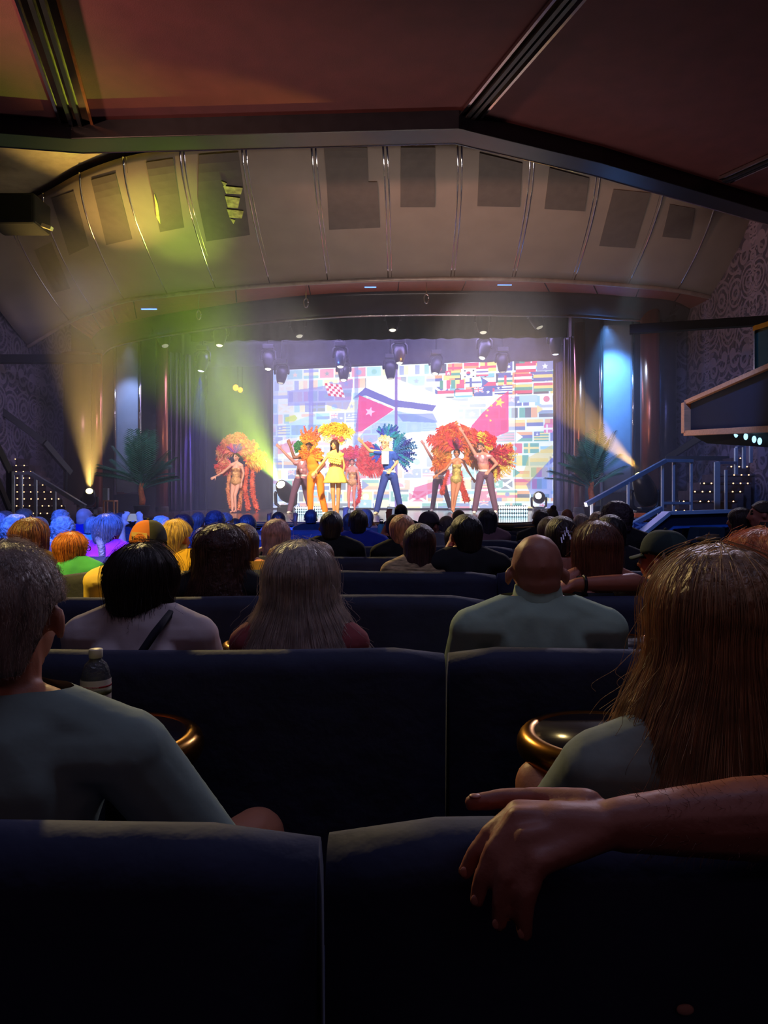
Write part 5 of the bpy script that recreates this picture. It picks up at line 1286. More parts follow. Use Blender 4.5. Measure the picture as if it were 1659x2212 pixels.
# ---------------------------------------------------------------- the audience
SK1, SK2, SK3, SK4 = (214, 150, 122), (196, 128, 98), (150, 92, 66), (96, 60, 44)
def seated(label, px, py, row=None, Y=None, hyaw=0, yaw=0, pitch=0, hair=None, top=('tee', (30, 30, 34)), skin=SK1, fem=False, s=1., arms=None, knees=None, vox=.014, hk={}, st=None, specs=False, capc=None, legs=(40, 42, 56), drop=.28, sh=None, lean=0, group='seated audience', handcurl=.3, shorts=False, sleeve=.62):
    Y = row_y(row)+.42 if Y is None else Y
    zt = EYE-(py-HY)*Y/FPX; X = (px-CX)*Y/FPX
    hc = Vector((X, Y, zt-.118*s)); cyw, syw = math.cos(yaw), math.sin(yaw)
    D = lambda x, y, z: Vector((x*cyw-y*syw, x*syw+y*cyw, z))
    face = D(-math.sin(hyaw), math.cos(hyaw), pitch); R = head_frame(face)
    sz = zt-drop*s; by = -.04-lean
    C0 = hc.copy(); C0.z = 0
    sw = sh or (.17 if fem else .188)*s
    J = dict(neck=C0+D(0, by*.6, sz+.055*s), sl=C0+D(-sw, by, sz), sr=C0+D(sw, by, sz), pelvis=C0+D(0, -.06-lean*1.4, .58), hl=C0+D(-.095*s, -.03-lean, .54), hr=C0+D(.095*s, -.03-lean, .54))
    root = thing('person', C0+D(0, -.05, 0), label, 'person', group); base = root.location.copy()
    tp, TR = torso_prims(J, s, fem); k = .88 if fem else 1.
    b = list(tp)+[('c', J['neck']-Vector((0, 0, .04)), lerp(hc, J['neck'], .3), .056*s*k, .053*s*k)]+head_prims(hc, R, s, fem)
    A = {}
    for q, sg in (('l', -1), ('r', 1)):
        S_ = J['s'+q]
        if arms and q in arms: el, wr, hd, hn = arms[q]; el = Vector(el); wr = Vector(wr)
        else:
            el = C0+D(sg*(sw+.055), by+.12, sz-.27*s); wr = C0+D(sg*.12, .20, .60); hd = D(-sg*.4, 1, -.2); hn = Vector((0, 0, 1))
        b += limb(S_, el, wr, .050*s*k, .040*s*k, .028*s*k)
        if vox <= .009 or (arms and q in arms): b += hand_prims(wr, hd, hn, 1 if q == 'l' else -1, s, handcurl, .25)
        else: b.append(('c', wr, wr+Vector(hd).normalized()*.10*s, .03*s, .026*s, .6))
        kn = Vector(knees[q]) if knees and q in knees else C0+D(sg*.14*s, .34, .55)
        an = C0+D(sg*.14*s, .34, .09) if not (knees and q in knees) else Vector((kn.x, kn.y-.02, .09))
        b += limb(J['h'+q], kn, an, .085*s*k, .060*s*k, .038*s*k)+[('c', an, an+D(0, .14, -.045), .038*s, .032*s)]
        A[q] = (S_, el, wr, J['h'+q], kn, an)
    me = blob(b, vox, 3); paint_face(me, hc, R, s, False); finish('body', shift(me, base), skin_mats(skin), root)
    g = []; n = .85 if shorts else .98
    for q in 'lr': _, _, _, hp, kn, an = A[q]; g += [('c', hp, lerp(hp, kn, .55 if shorts else 1), .096*s, .080*s if shorts else .070*s)]+([] if shorts else [('c', kn, lerp(kn, an, .95), .070*s, .055*s)])
    g.append(('e', J['pelvis']-Vector((0, 0, .03)), (.17*s, .13*s, .12*s), None))
    band(g, 'trousers', hexmat('cloth', legs), root, base, max(vox, .014))
    kind, rgb = top[0], top[1]
    m = rgb if not isinstance(rgb, tuple) else hexmat('cloth', rgb)
    if kind != 'none':
        g, _ = torso_prims(J, s, fem, .016); cut = [(J['neck']+Vector((0, 0, (.045 if kind in ('shirt', 'tee', 'blouse') else .01)*s)), (0, 0, 1)), (J['pelvis']-Vector((0, 0, .06)), (0, 0, -1))]
        if kind in ('tee', 'shirt', 'blouse'):
            ln = sleeve if kind == 'tee' else 1.
            for q in 'lr':
                S_, el, wr = A[q][:3]; g += [('c', S_, lerp(S_, el, ln), .068*s, .060*s)]
                if kind == 'shirt': g += [('c', el, lerp(el, wr, .85), .055*s, .045*s)]
        if kind == 'strap':
            g = [x for i, x in enumerate(g) if i not in (3, 4, 5)]; cut[0] = (Vector((0, 0, sz-.02)), (0, 0, 1))
        o = band(g, {'tee': 'tee_shirt', 'shirt': 'shirt', 'blouse': 'blouse', 'strap': 'strap_top', 'tank': 'tank_top'}[kind], m, root, base, max(.009, vox*.9), 3, cut)
        if kind == 'strap':
            for sg in (-1, 1):
                MB().tube([C0+D(sg*.09*s, by-.115*s, sz-.03)-base, C0+D(sg*.10*s, by-.075*s, sz+.035)-base, C0+D(sg*.10*s, by+.03, sz+.048)-base, C0+D(sg*.09*s, by+.10, sz)-base], .011, 6).build('strap', m, root, smooth=True)
        if kind == 'shirt' or kind == 'blouse':
            rows = [[J['neck']-base+Vector((math.sin(a)*(.064+.016*u)*s*1.05, math.cos(a)*(.066+.016*u)*s, (.072-.08*u)*s)) for a in [2*PI*i/28 for i in range(29)]] for u in (0, .5, 1.)]
            MB().grid(rows).build('collar', m, o, smooth=True, solid=.006)
    if hair:
        o, kk = add_hair(root, base, hc, R, s, hair[0], hair[1], seed=int(px), **hk)
        if st: strands(o, base, hc, R, s, hair[0], st[1], st[0], int(px), st[2], st[3], st[4] if len(st) > 4 else None, **hk)
    if specs: glasses(root, base, hc, R, s)
    if capc: cap(root, base, hc, R, s, *capc[:2], back=capc[2] if len(capc) > 2 else False)
    return root, J, hc, R, base
pr = lambda px, py, Y: P(px, py, Y)
up_ = Vector((0, 0, 1))
# nearest row
root, J, hc, R, base = seated('man with short grey hair and pale green tee at the left edge, nearest row', 22, 1172, 0, hair=('crop', (140, 120, 108)), top=('tee', (132, 150, 140)), skin=SK2, vox=.008, s=1.04, hk=dict(back=-.085, vol=.004, side=.02), st=(9000, (190, 168, 152), .0003, .0, (.025, .06)), sh=.215, drop=.332, hyaw=.05, sleeve=1.05,
    knees={'r': (-.275, 1.60, .620)}, arms={'r': ((-.300, 1.32, .705), (-.38, 1.55, .64), Vector((-.3, 1, -.1)), up_)}, shorts=True)
root, J, hc, R, base = seated('woman with long straight blonde hair and sage top at the right edge, nearest row', 1548, 1186, 0, hair=('long', (150, 112, 78)), top=('tee', (140, 150, 138)), skin=SK2, fem=True, vox=.008, s=1.0, hk=dict(side=-.34, back=-.40, flare=3.6, vol=.026, front=.04), st=(5200, (176, 136, 98), .00065, .06), drop=.365, hyaw=-.1, sh=.212,
    knees={'l': (.335, 1.60, .735)}, arms={'l': ((.27, 1.36, .70), (.36, 1.56, .66), Vector((.3, 1, -.1)), up_)}, shorts=True)
# man whose arm lies along the seat back
def arm_man():
    X = 1.02
    elb, wri = Vector((.475, .835, .993)), Vector((.258, .815, .992))
    root = thing('person', (X, 1.22, 0), 'man seated beyond the right edge, hairy forearm and hand over the nearest seat back', 'person', 'seated audience'); base = root.location.copy()
    s = 1.04; hc = Vector((X, 1.28, 1.16)); R = head_frame((0, 1, 0))
    J = dict(neck=Vector((X, 1.25, 1.0)), sl=Vector((X-.21, 1.20, .965)), sr=Vector((X+.21, 1.24, .965)), pelvis=Vector((X, 1.2, .53)))
    tp, _ = torso_prims(J, s, False)
    b = list(tp)+[('c', J['neck']-Vector((0, 0, .04)), lerp(hc, J['neck'], .3), .058, .055)]+head_prims(hc, R, s)
    b += [('c', J['sl'], elb+Vector((.02, .02, 0)), .052, .047), ('c', elb+Vector((.0, .0, 0)), lerp(elb, wri, .35), .046, .045), ('c', lerp(elb, wri, .35), wri, .044, .029)]
    b += [('c', J['sr'], (X+.28, 1.33, .72), .05, .04), ('c', (X+.28, 1.33, .72), (X+.12, 1.5, .62), .04, .03), ('c', (X+.12, 1.5, .62), (X+.06, 1.6, .61), .03, .026, .6)]
    for q in (-1, 1): b += limb(Vector((X+q*.1, 1.2, .5)), Vector((X+q*.15, 1.58, .54)), Vector((X+q*.15, 1.56, .09)), .088, .062, .04)+[('c', (X+q*.15, 1.56, .09), (X+q*.15, 1.7, .045), .038, .032)]
    # the hand: palm to the knuckles, four fingers hanging over the near side, thumb along the top
    kn = [Vector((.150, .835, .998)), Vector((.146, .812, 1.000)), Vector((.150, .790, .988)), Vector((.160, .772, .970))]
    for k in kn: b.append(('c', lerp(wri, k, .12), k, .021, .0135))
    b.append(('c', wri, lerp(wri, kn[1], .6), .027, .027, .75))
    dirs = [((-.80, -.25, -.52), (-.62, -.12, -.76), (-.45, -.02, -.88)), ((-.66, -.36, -.66), (-.42, -.16, -.88), (-.2, .0, -.97)), ((-.52, -.36, -.76), (-.26, -.14, -.95), (-.05, .02, -1)), ((-.40, -.30, -.86), (-.15, -.1, -.98), (.05, .05, -1))]
    for k, dd, ln in zip(kn, dirs, (.088, .096, .090, .070)):
        p = k
        for d, f, r0, r1 in zip(dd, (.46, .31, .25), (.0118, .0108, .0098), (.0112, .0100, .0086)):
            e = p+Vector(d).normalized()*ln*f; b.append(('c', p, e, r0, r1)); b.append(('e', p, (r0*1.06,)*3, None)); p = e
    th = [Vector((.232, .845, 1.0)), Vector((.180, .872, .996)), Vector((.140, .880, .994)), Vector((.104, .878, .990))]
    for i, (r0, r1) in enumerate(((.020, .0150), (.0145, .0125), (.0120, .0100))): b.append(('c', th[i], th[i+1], r0, r1))
    me = blob(b, .0052, 2, .4); paint_face(me, hc, R, s, False); bo = finish('body', shift(me, base), skin_mats((158, 94, 76)), root)
    mn = mat('nail', L(196, 132, 110), .35)
    for k, dd, ln in zip(kn, dirs, (.088, .096, .090, .070)):
        p = k
        for d, f in zip(dd, (.46, .31, .25)): p = p+Vector(d).normalized()*ln*f
        d = Vector(dd[2]).normalized(); out = Vector((-.5, -.8, 0)).normalized()
        o = MB().ball(p-d*.004+out*.0072-base, (.0048, .0018, .0058), 10, 6).build('fingernail', mn, root, smooth=True)
    o = MB().ball(th[3]+Vector((.004, -.002, .0088))-base, (.008, .006, .0024), 10, 6).build('fingernail', mn, root, smooth=True)
    g, _ = torso_prims(J, s, False, .016); g += [('c', J['sl'], lerp(J['sl'], elb, .45), .072, .066), ('c', J['sr'], (X+.25, 1.29, .82), .07, .064)]
    band(g, 'tee_shirt', hexmat('cloth', (60, 66, 84)), root, base, .012, 3, [(J['neck']+Vector((0, 0, .01)), (0, 0, 1))])
    add_hair(root, base, hc, R, s, 'short', (70, 52, 44), 3)
    # fine hair on the forearm
    r = np.random.default_rng(5); n = 520; pts = np.empty((n, 5, 3)); ax = (wri-elb).normalized(); u = ax.orthogonal().normalized(); v = ax.cross(u)
    for i in range(n):
        t = r.uniform(-.25, .92); a = r.uniform(0, 2*PI); rr_ = .047-.016*max(0, t); c = lerp(elb, wri, t)+(u*math.cos(a)+v*math.sin(a))*rr_*.97
        o_ = (u*math.cos(a)+v*math.sin(a)); dr = (o_*.5+ax*.8+Vector(r.normal(0, .3, 3))).normalized()
        for j in range(5): pts[i, j] = c+dr*.0030*j+o_*(.0006*j)-base
    hcv = bpy.data.hair_curves.new('arm_hair'); hcv.add_curves([5]*n)
    hcv.attributes['position'].data.foreach_set('vector', pts.ravel().astype(np.float32))
    ra = hcv.attributes.get('radius') or hcv.attributes.new('radius', 'FLOAT', 'POINT'); ra.data.foreach_set('value', np.tile(np.linspace(1, .4, 5)*.00022, n).astype(np.float32))
    hcv.materials.append(hexmat('hair', (120, 76, 56), stretch=(1, 1, 1), bump=0)); o = bpy.data.objects.new('arm_hair', hcv); COL.objects.link(o); o.parent = root
arm_man()
# second row
root, J, hc, R, base = seated('woman with short black hair, pinkish shirt and a dark bag strap, second row left', 312, 1177, 1, hair=('mop', (26, 16, 18)), top=('blouse', (196, 180, 180)), skin=SK2, fem=True, vox=.009, hk=dict(vol=.015, back=-.115, side=-.075), st=(2600, (40, 24, 24), .0006, .01), hyaw=-.35, s=1.02, drop=.275)
MB().tube([J['sr']-base+Vector((-.07, -.03, .075)), J['sr']-base+Vector((-.09, -.125, .03)), J['sr']-base+Vector((-.20, -.155, -.14)), J['sr']-base+Vector((-.30, -.14, -.30))], .013, 6).build('bag_strap', hexmat('cloth', (26, 24, 36)), root, smooth=True)
e = hc+R @ Vector((.083, -.005, -.062))-base
MB().tube([e+Vector((.010*math.cos(a), 0, -.016+.018*math.sin(a))) for a in [2*PI*i/14 for i in range(15)]], .0028, 6).build('earring', M_gold, root, smooth=True)
root, J, hc, R, base = seated('woman with long white hair down her back, second row centre left', 650, 1172, 1, hair=('long', (168, 150, 140)), top=('tank', (150, 70, 72)), skin=SK1, fem=True, vox=.010, hk=dict(side=-.30, back=-.38, flare=5.0, vol=.026), st=(5200, (196, 178, 166), .00065, .05), drop=.31, sh=.150)
root, J, hc, R, base = seated('bald man in pale green collared shirt, second row right of centre', 1158, 1148, 1, hair=None, top=('shirt', (158, 180, 158)), skin=(176, 116, 96), vox=.008, s=1.06, drop=.285, sh=.205)
root, J, hc, R, base = seated('person with fluffy ginger hair at the right edge behind the blonde woman', 1648, 1146, 1, hair=('curly', (190, 100, 56)), top=('tee', (70, 60, 66)), skin=SK1, fem=True, vox=.013, st=(2200, (214, 128, 80), .0006, .06), hk=dict(vol=.04, curl=.008), s=1.02)
# third row
seated('woman with long wavy dark brown hair, black top, third row left', 478, 1135, 2, hair=('wavy', (66, 40, 36)), top=('tee', (22, 22, 26)), fem=True, vox=.012, st=(2600, (86, 54, 46), .0008, .03), hk=dict(side=-.26, back=-.34, flare=3.0, vol=.032), s=1.04)
root, J, hc, R, base = seated('person in a brown and dark green cap with a patch and pale yellow shirt', 322, 1130, Y=3.72, hair=('crop', (70, 44, 30)), top=('shirt', (222, 192, 110)), skin=SK2, vox=.013, lean=.16, s=.96, hk=dict(vol=.003))
c1 = cap(root, base, hc, R, 1.0, (52, 54, 48), (186, 106, 58), lo=.40, hi=.86)
pl = MB(); Tm = lambda x, z, y=-.120: hc+R @ Vector((x, y+abs(x)*abs(x)*6, z+.022))-base
pl.prism([Tm(-.052, .010), Tm(.028, .004), Tm(.028, .046), Tm(-.052, .052)], (0, -.003, 0)); pt_ = pl.build('cap_patch', hexmat('cloth', (214, 182, 130)), c1)
text_on('Modelo', .026, pt_, INK, lambda x, y, z: Tm(-.012+x, .013+y-x*.06)+Vector((0, -.0042-z, 0)), 'patch_lettering')
text_on('cerveza', .009, pt_, INK, lambda x, y, z: Tm(-.010+x, .038+y-x*.06)+Vector((0, -.0042-z, 0)), 'small_lettering')
seated('woman with smooth auburn bob and bare shoulders in the arm of the capped man', 1288, 1128, 2, hair=('bob', (92, 52, 42)), top=('strap', (24, 24, 30)), skin=(176, 104, 82), fem=True, vox=.011, hk=dict(side=-.17, back=-.19, vol=.018, flare=.3), st=(1800, (120, 70, 54), .0007, .01), s=1.03)
M_aloha = mat('aloha_print', L(120, 110, 84), .85, var=.7, scale=28)
root, J, hc, R, base = seated('man in dark green cap and tropical print shirt, arm around the auburn woman', 1432, 1150, 2, hair=('crop', (168, 140, 112)), top=('tee', M_aloha), skin=(176, 106, 86), vox=.011, hyaw=.75, s=1.04, sh=.2, drop=.30, capc=((34, 50, 52), (44, 62, 62)),
    arms={'l': (pr(1370, 1258, 3.16), pr(1245, 1262, 3.12), Vector((-1, 0, -.25)), Vector((0, -.4, 1)))})
a = pr(1262, 1262, 3.12)-base
MB().tube([a+Vector((0, .034*math.cos(u), .034*math.sin(u))) for u in [2*PI*i/14 for i in range(15)]], .007, 6).build('watch', M_black, root, smooth=True)
# fourth row
seated('woman with straight dark red-brown hair and brown top, fourth row far left', 66, 1121, 3, hair=('bob', (78, 48, 50)), top=('tee', (76, 56, 38)), fem=True, hk=dict(side=-.22, back=-.24, vol=.014, flare=.2), hyaw=-.25, st=(900, (130, 84, 80), .001, .0))
seated('ginger haired boy in a bright green shirt, fourth row left', 156, 1151, 3, hair=('mop', (186, 108, 54)), top=('tee', (70, 176, 120)), hyaw=-.55, s=.86, specs=True, hk=dict(vol=.014, back=-.10), st=(900, (206, 130, 70), .0009, .0), drop=.26)
seated('man with short fair hair and yellow shirt, fourth row beside the wavy haired woman', 382, 1124, 3, hair=('short', (206, 170, 104)), top=('shirt', (226, 178, 60)), skin=(214, 130, 84), hyaw=-.35, s=.93, st=(900, (224, 190, 120), .0008, .0))
seated('woman with long dark brown hair right of the wavy haired woman, fourth row', 524, 1133, 3, hair=('long', (56, 34, 32)), top=('tank', (120, 90, 50)), fem=True, hyaw=-.3, hk=dict(flare=.8, side=-.24, back=-.30))
seated('child with curly brown hair, half hidden left of the white hair', 606, 1178, 3, hair=('curly', (112, 68, 48)), top=('tee', (90, 70, 80)), s=.82, fem=True)
seated('child with smooth light brown hair, half hidden right of the white hair', 694, 1172, 3, hair=('bob', (128, 84, 64)), top=('tee', (120, 60, 60)), s=.82, fem=True, hk=dict(side=-.12, back=-.14, flare=.1))
M_stripe = mat('striped_top', L(190, 160, 120), .8, var=.7, scale=16, stretch=(1, 1, 6))
seated('woman with shoulder length dark auburn hair and striped tan top, fourth row centre', 906, 1133, 3, hair=('bob', (62, 36, 38)), top=('blouse', M_stripe), fem=True, hk=dict(side=-.19, back=-.21, flare=1.6, vol=.012))
seated('man with black hair and black tee, hand at his chin, fourth row centre right', 1006, 1112, 3, hair=('short', (24, 20, 24)), top=('tee', (22, 22, 28)), skin=(196, 116, 92), hk=dict(vol=.009, back=-.095), s=1.06, hyaw=.2, arms={'l': (pr(966, 1212, 4.62), pr(972, 1180, 4.70), Vector((.3, .3, 1)), Vector((-1, -.3, 0)))})
root, J, hc, R, base = seated('woman with dark hair pinned in a silver claw clip, fourth row right', 1212, 1116, 3, hair=('tied', (50, 34, 34)), top=('strap', (30, 26, 34)), skin=(176, 104, 84), fem=True, hk=dict(vol=.012, back=-.11, side=-.06), s=1.02)
mb = MB()
for k in range(7): q = hc+R @ Vector((-.03+.01*k, -.125, .03-.02*abs(k-3)+.0))-base; mb.tube([q+Vector((0, 0, .03)), q+Vector((.0, -.022, 0)), q+Vector((0, 0, -.04))], .006, 5)
mb.tube([hc+R @ Vector((-.035, -.13, .03))-base, hc+R @ Vector((.035, -.13, .03))-base], .008, 6); mb.build('claw_clip', mat('silver_clip', L(120, 110, 120), .3, .8), root)
seated('person with black hair in a dark hoodie before the tall bespectacled man', 1317, 1113, 3, hair=('mop', (30, 24, 30)), top=('shirt', (26, 24, 34)), skin=SK3)
# fifth row
seated('tall man in dark shirt and glasses with dark curly hair, fifth row right', 1330, 1083, 4, hair=('curly', (62, 50, 62)), top=('shirt', (22, 22, 30)), specs=True, hyaw=.55, s=1.06, hk=dict(vol=.014, curl=.010, back=-.09))
seated('woman with long pinkish blonde hair and bare shoulders, fifth row', 597, 1123, 4, hair=('long', (210, 160, 150)), top=('strap', (40, 34, 44)), fem=True, hk=dict(flare=.75, side=-.2, back=-.25), st=(900, (224, 176, 164), .0012, .0))
seated('man with cropped dark hair and black shirt, fifth row centre', 716, 1105, 4, hair=('short', (34, 30, 40)), top=('shirt', (18, 18, 22)), skin=(170, 104, 88))
root, J, hc, R, base = seated('woman with strawberry blonde hair in a low bun and black top, fifth row', 868, 1112, 4, hair=('mop', (206, 140, 100)), top=('tee', (20, 20, 24)), fem=True, hyaw=.15, hk=dict(vol=.014, back=-.10))
band([('e', hc+R @ Vector((.01, -.105, -.10)), (.045, .04, .045), R)], 'hair_bun', hexmat('curl', (206, 140, 110)), root, base)
M_floral = mat('black_floral', L(60, 70, 66), .8, var=.95, scale=24)
seated('person in black floral top mostly hidden behind the black haired man', 985, 1134, 4, hair=('mop', (40, 30, 30)), top=('tee', M_floral), fem=True, s=.95)
seated('woman with brown hair and pearl earring left of the claw clip woman', 1187, 1117, 4, hair=('mop', (84, 58, 54)), top=('tank', (60, 50, 60)), fem=True)
root, J, hc, R, base = seated('woman with grey braided ponytail and purple top, fifth row left', 234, 1112, 4, hair=('tied', (120, 122, 132)), top=('blouse', (160, 40, 190)), fem=True, hyaw=-.35, hk=dict(vol=.016, back=-.09, side=-.03), st=(900, (140, 140, 150), .001, .02))
MB().tube([hc+R @ Vector((0, -.10, -.05))-base, hc+Vector((.0, -.135, -.12))-base, hc+Vector((.01, -.14, -.20))-base, hc+Vector((.0, -.135, -.28))-base], [.03, .026, .028, .012], 8).build('braid', hexmat('curl', (120, 122, 132)), root, smooth=True)
M_flb = mat('blue_floral', L(130, 180, 210), .8, var=.5, scale=26)
seated('person with wavy grey hair and light floral shirt, fifth row far left', 36, 1112, 4, hair=('curly', (176, 172, 166)), top=('tee', M_flb), fem=True, hk=dict(vol=.018))
seated('person with grey curls just right of the dark red haired woman', 102, 1166, Y=5.5, hair=('curly', (150, 146, 150)), top=('tee', M_flb), fem=True, s=.8)
M_dots = mat('blue_dots', L(90, 110, 190), .8, var=.9, scale=40)
seated('person in dotted blue top hidden behind the wavy haired woman', 440, 1140, 4, hair=('mop', (70, 54, 60)), top=('tee', M_dots), fem=True, s=.88)
# sixth row
seated('woman with large grey curls and patterned blue shirt, left side', 137, 1116, 5, hair=('curly', (188, 184, 180)), top=('tee', M_flb), fem=True, hk=dict(vol=.016))
seated('man in crumpled bright blue shirt, sixth row centre', 774, 1102, 5, hair=('short', (40, 32, 40)), top=('shirt', (40, 60, 190)), skin=(180, 112, 92), sh=.21)
seated('bearded man in grey cap and grey tee looking right, sixth row', 928, 1107, 5, hair=('crop', (50, 40, 44)), top=('tee', (110, 110, 126)), skin=(160, 100, 86), hyaw=-.7, capc=((70, 60, 72), (70, 60, 72)))
yy5 = row_y(5)+.42
root, J, hc, R, base = seated('person in navy shirt holding up a phone with both hands, left side', 316, 1128, 5, hair=('short', (90, 90, 100)), top=('shirt', (26, 40, 150)), skin=(214, 170, 150), s=.98, lean=.04,
    arms={'l': (pr(262, 1160, 6.75), pr(264, 1136, 6.95), Vector((.25, .15, 1)), Vector((0, -1, .2))), 'r': (pr(318, 1165, 6.75), pr(306, 1136, 6.95), Vector((-.25, .15, 1)), Vector((0, -1, .2)))})
def phone(name, c, wd, ht, ang, label, lit=(.75, .8, .9)):
    t = thing(name, c, label, 'phone', 'raised phones'); t.rotation_euler = (-.15, ang, 0)
    MB().box((0, 0, 0), (wd, .009, ht)).build('case', M_black, t, bevel=.004)
    MB().box((0, -.0056, 0), (wd*.9, .002, ht*.94)).build('screen', flat_emit('phone_'+name, lit, .9), t)
    MB().ball((-wd*.3, .006, ht*.4), .006, 8).build('camera_lens', M_black, t)
phone('phone', pr(285, 1118, 7.0), .15, .075, 0, 'phone held sideways in two raised hands above the navy shirt', (.25, .28, .4))
# seventh and further rows
seated('person with silver hair, only the crown showing behind the cap, left side', 349, 1115, 6, hair=('curly', (196, 200, 206)), top=('tee', (90, 110, 160)), fem=True)
seated('woman with dark plum hair turned right, left of the fuzzy haired man', 397, 1111, 6, hair=('bob', (50, 30, 44)), top=('tee', (60, 60, 90)), fem=True, hyaw=-.5)
seated('man with tight dark curls in the blue light', 465, 1103, 6, hair=('afro', (54, 52, 70)), top=('tee', (40, 44, 80)), skin=SK3)
root, J, hc, R, base = seated('woman with sleek dark hair and pale off-shoulder top, centre left', 535, 1112, 6, hair=('mop', (44, 44, 56)), top=('strap', (170, 150, 160)), fem=True, hyaw=-.2)
seated('person with dark hair holding up a phone beside the crumpled blue shirt', 759, 1109, 6, hair=('long', (46, 32, 34)), top=('tank', (70, 60, 64)), fem=True, s=.95, arms={'l': (pr(742, 1140, 7.75), pr(744, 1122, 7.85), Vector((.1, .2, 1)), Vector((-.3, -1, 0)))})
phone('phone', pr(750, 1110, 7.95), .07, .12, 0, 'phone held up in a bent hand right of the black shirted man')
root, J, hc, R, base = seated('woman with brown hair in black vest holding a tall phone, seventh row', 853, 1112, 6, hair=('mop', (64, 46, 46)), top=('tank', (24, 22, 28)), skin=(190, 118, 100), fem=True, arms={'l': (pr(826, 1160, 7.72), pr(838, 1128, 7.85), Vector((.1, .1, 1)), Vector((-.2, -1, 0)))})
phone('phone', pr(844, 1110, 7.93), .085, .155, .08, 'tall phone with a bright stage picture held above the brown haired woman', (.8, .75, .85))
seated('person with long dark hair and pinkish top, seventh row before the right lamp panel', 1053, 1101, 6, hair=('long', (40, 36, 52)), top=('tee', (130, 96, 110)), fem=True, hk=dict(flare=.6, side=-.2, back=-.22))
seated('man with receding dark hair left of the claw clip woman', 1168, 1101, 6, hair=('crop', (48, 40, 46)), top=('shirt', (24, 24, 30)), skin=(150, 96, 80))
seated('older man with thin grey hair behind the auburn bob', 1255, 1110, 6, hair=('fringe', (150, 130, 120)), top=('tee', (80, 76, 90)), skin=(180, 120, 100))
seated('person with pale hair partly hidden left of the bespectacled man', 1291, 1106, 6, hair=('mop', (180, 150, 120)), top=('tee', (80, 80, 96)), fem=True)
seated('balding man in light blue shirt behind the grey braid', 201, 1116, 6, hair=('fringe', (160, 160, 164)), top=('tee', (110, 190, 220)), skin=(206, 160, 150))
seated('pale faced person with fair hair between the grey curls at left', 84, 1117, 6, hair=('mop', (170, 140, 110)), top=('tee', (130, 110, 100)), fem=True, hyaw=-.4)
seated('person with brown hair at the far left edge, face turned right', 14, 1104, 6, hair=('short', (100, 70, 62)), top=('tee', (120, 100, 100)), hyaw=-1.0)
seated('person cut off by the left frame edge, in pale light', -6, 1108, 5, hair=('short', (150, 140, 150)), top=('tee', (120, 130, 170)), hyaw=-.9)
seated('bald man with glasses and navy shirt looking right, in blue light', 184, 1096, 7, hair=None, top=('tee', (16, 24, 150)), skin=(206, 160, 150), hyaw=-.6, specs=True, s=1.06)
seated('person with grey curls and patterned shirt, farther back at left', 132, 1101, 7, hair=('curly', (176, 172, 172)), top=('tee', M_flb), fem=True)
seated('man with brown hair and glasses in profile before the left stairs', 55, 1099, 7, hair=('short', (110, 86, 66)), top=('tee', (70, 70, 80)), hyaw=-1.1, specs=True)
seated('man with greying brown hair left of the fuzzy haired man', 430, 1107, 7, hair=('short', (96, 80, 84)), top=('tee', (60, 60, 76)), hyaw=-.3)
seated('man with greying hair, face in profile right of the fuzzy curls', 488, 1107, 7, hair=('fringe', (130, 110, 106)), top=('tee', (60, 60, 70)), hyaw=-.8)
seated('woman with grey hair raising a bare arm behind the blue shirt', 790, 1100, 7, hair=('mop', (140, 130, 130)), top=('tank', (80, 76, 84)), skin=SK2, fem=True, arms={'r': (pr(812, 1142, 8.8), pr(800, 1124, 8.95), Vector((-.5, .2, .8)), Vector((0, -1, 0)))})
seated('older person with grey hair and glasses beside the grey cap', 964, 1115, 7, hair=('mop', (110, 100, 104)), top=('tee', (150, 140, 150)), fem=True, hyaw=.3)
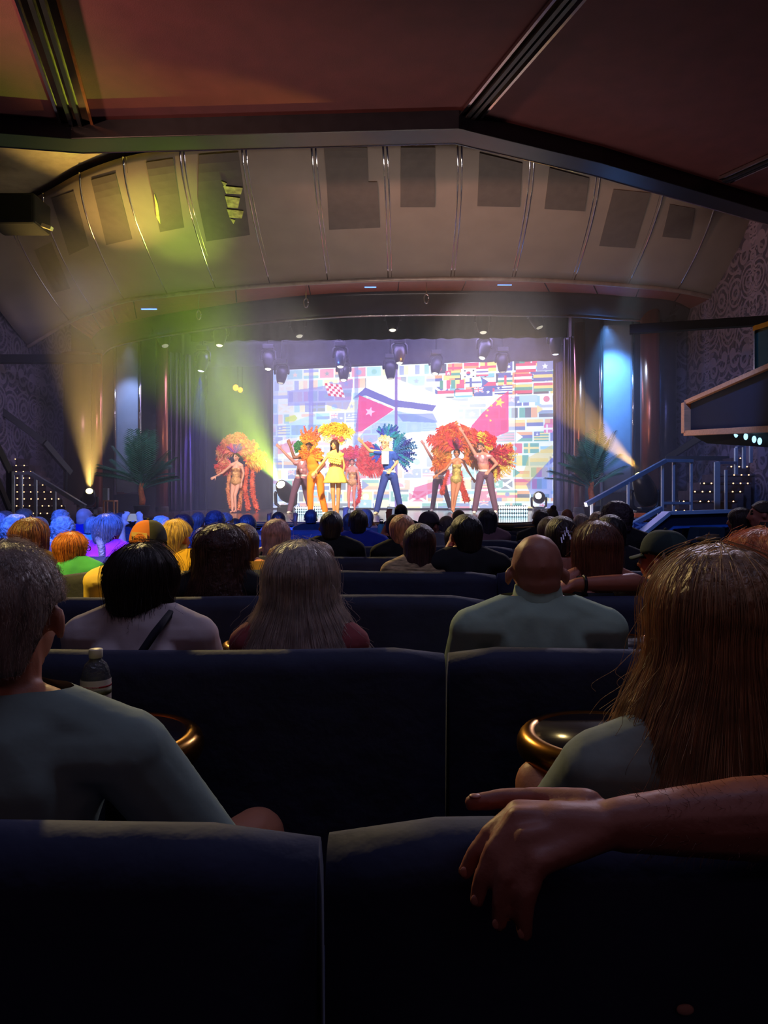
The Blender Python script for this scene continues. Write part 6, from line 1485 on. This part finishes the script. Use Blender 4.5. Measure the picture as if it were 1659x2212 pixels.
# front rows by the stage
seated('person with dark hair clapping, both hands raised before the stage', 602, 1106, 8, hair=('mop', (24, 22, 28)), top=('tee', (150, 170, 220)), skin=SK3, arms={'l': (pr(575, 1140, 9.9), pr(581, 1130, 10.0), Vector((0, .2, 1)), Vector((0, -1, 0))), 'r': (pr(642, 1142, 9.9), pr(638, 1130, 10.0), Vector((0, .2, 1)), Vector((0, -1, 0)))})
seated('man with cropped head and black shirt before the stage, centre left', 672, 1101, 8, hair=('crop', (40, 44, 60)), top=('shirt', (20, 20, 26)), skin=(110, 84, 90))
seated('person with short dark hair before the blue costumed man', 866, 1090, 8, hair=('short', (26, 26, 44)), top=('tee', (30, 34, 60)), skin=SK3)
seated('person with cropped brown head and red shirt before the stage, centre right', 991, 1102, 8, hair=('crop', (80, 58, 60)), top=('tee', (190, 40, 54)), skin=(130, 86, 80))
root, J, hc, R, base = seated('woman with a top bun before the stage on the right', 1191, 1098, 8, hair=('tied', (70, 52, 52)), top=('tee', (60, 56, 70)), fem=True)
band([('e', hc+Vector((.02, -.03, .12)), (.045, .045, .045), None)], 'hair_bun', hexmat('curl', (70, 52, 52)), root, base)
seated('bald man in mint shirt before the stage on the right', 1224, 1098, 8, hair=None, top=('tee', (120, 200, 180)), skin=(170, 110, 90))
seated('person with dark hair low in the front row at the left of the stage', 508, 1120, 8, hair=('mop', (24, 22, 34)), top=('tee', (30, 30, 44)), fem=True)
seated('person with short dark hair at the foot of the left palm', 262, 1108, 8, hair=('curly', (70, 66, 86)), top=('tee', (40, 44, 80)))
# the pair on the right looking towards the stage
def side_seat(px, Y, label):
    t = thing('side_chair', ((px-CX)*Y/1600, Y, 0), label, 'chair', 'dark chairs on the right side', rz=1.1)
    MB().box((0, 0, .40), (.5, .5, .12)).build('seat', M_velvet2, t, bevel=.03)
    MB().box((0, -.27, .68), (.5, .10, .62)).build('backrest', M_velvet2, t, bevel=.04)
    for x in (-.2, .2):
        for y in (-.2, .2): MB().box((x, y, .17), (.04, .04, .34)).build('leg', M_black, t)
side_seat(1612, 7.1, 'dark armchair under the long haired woman on the right side'); side_seat(1668, 6.9, 'dark armchair under the bald man at the right frame edge')
seated('woman with long dark hair and bare shoulders in profile at the right side', 1598, 1098, Y=7.2, yaw=1.1, hair=('long', (44, 30, 36)), top=('strap', (20, 20, 26)), skin=(180, 108, 96), fem=True, hk=dict(flare=.5), drop=.29)
seated('bald man in dark patterned shirt in profile at the right frame edge', 1645, 1082, Y=7.0, yaw=1.25, hair=('fringe', (60, 50, 50)), top=('tee', (60, 56, 60)), skin=(190, 116, 100), s=1.08)
bpy.data.scenes.remove(TMP)
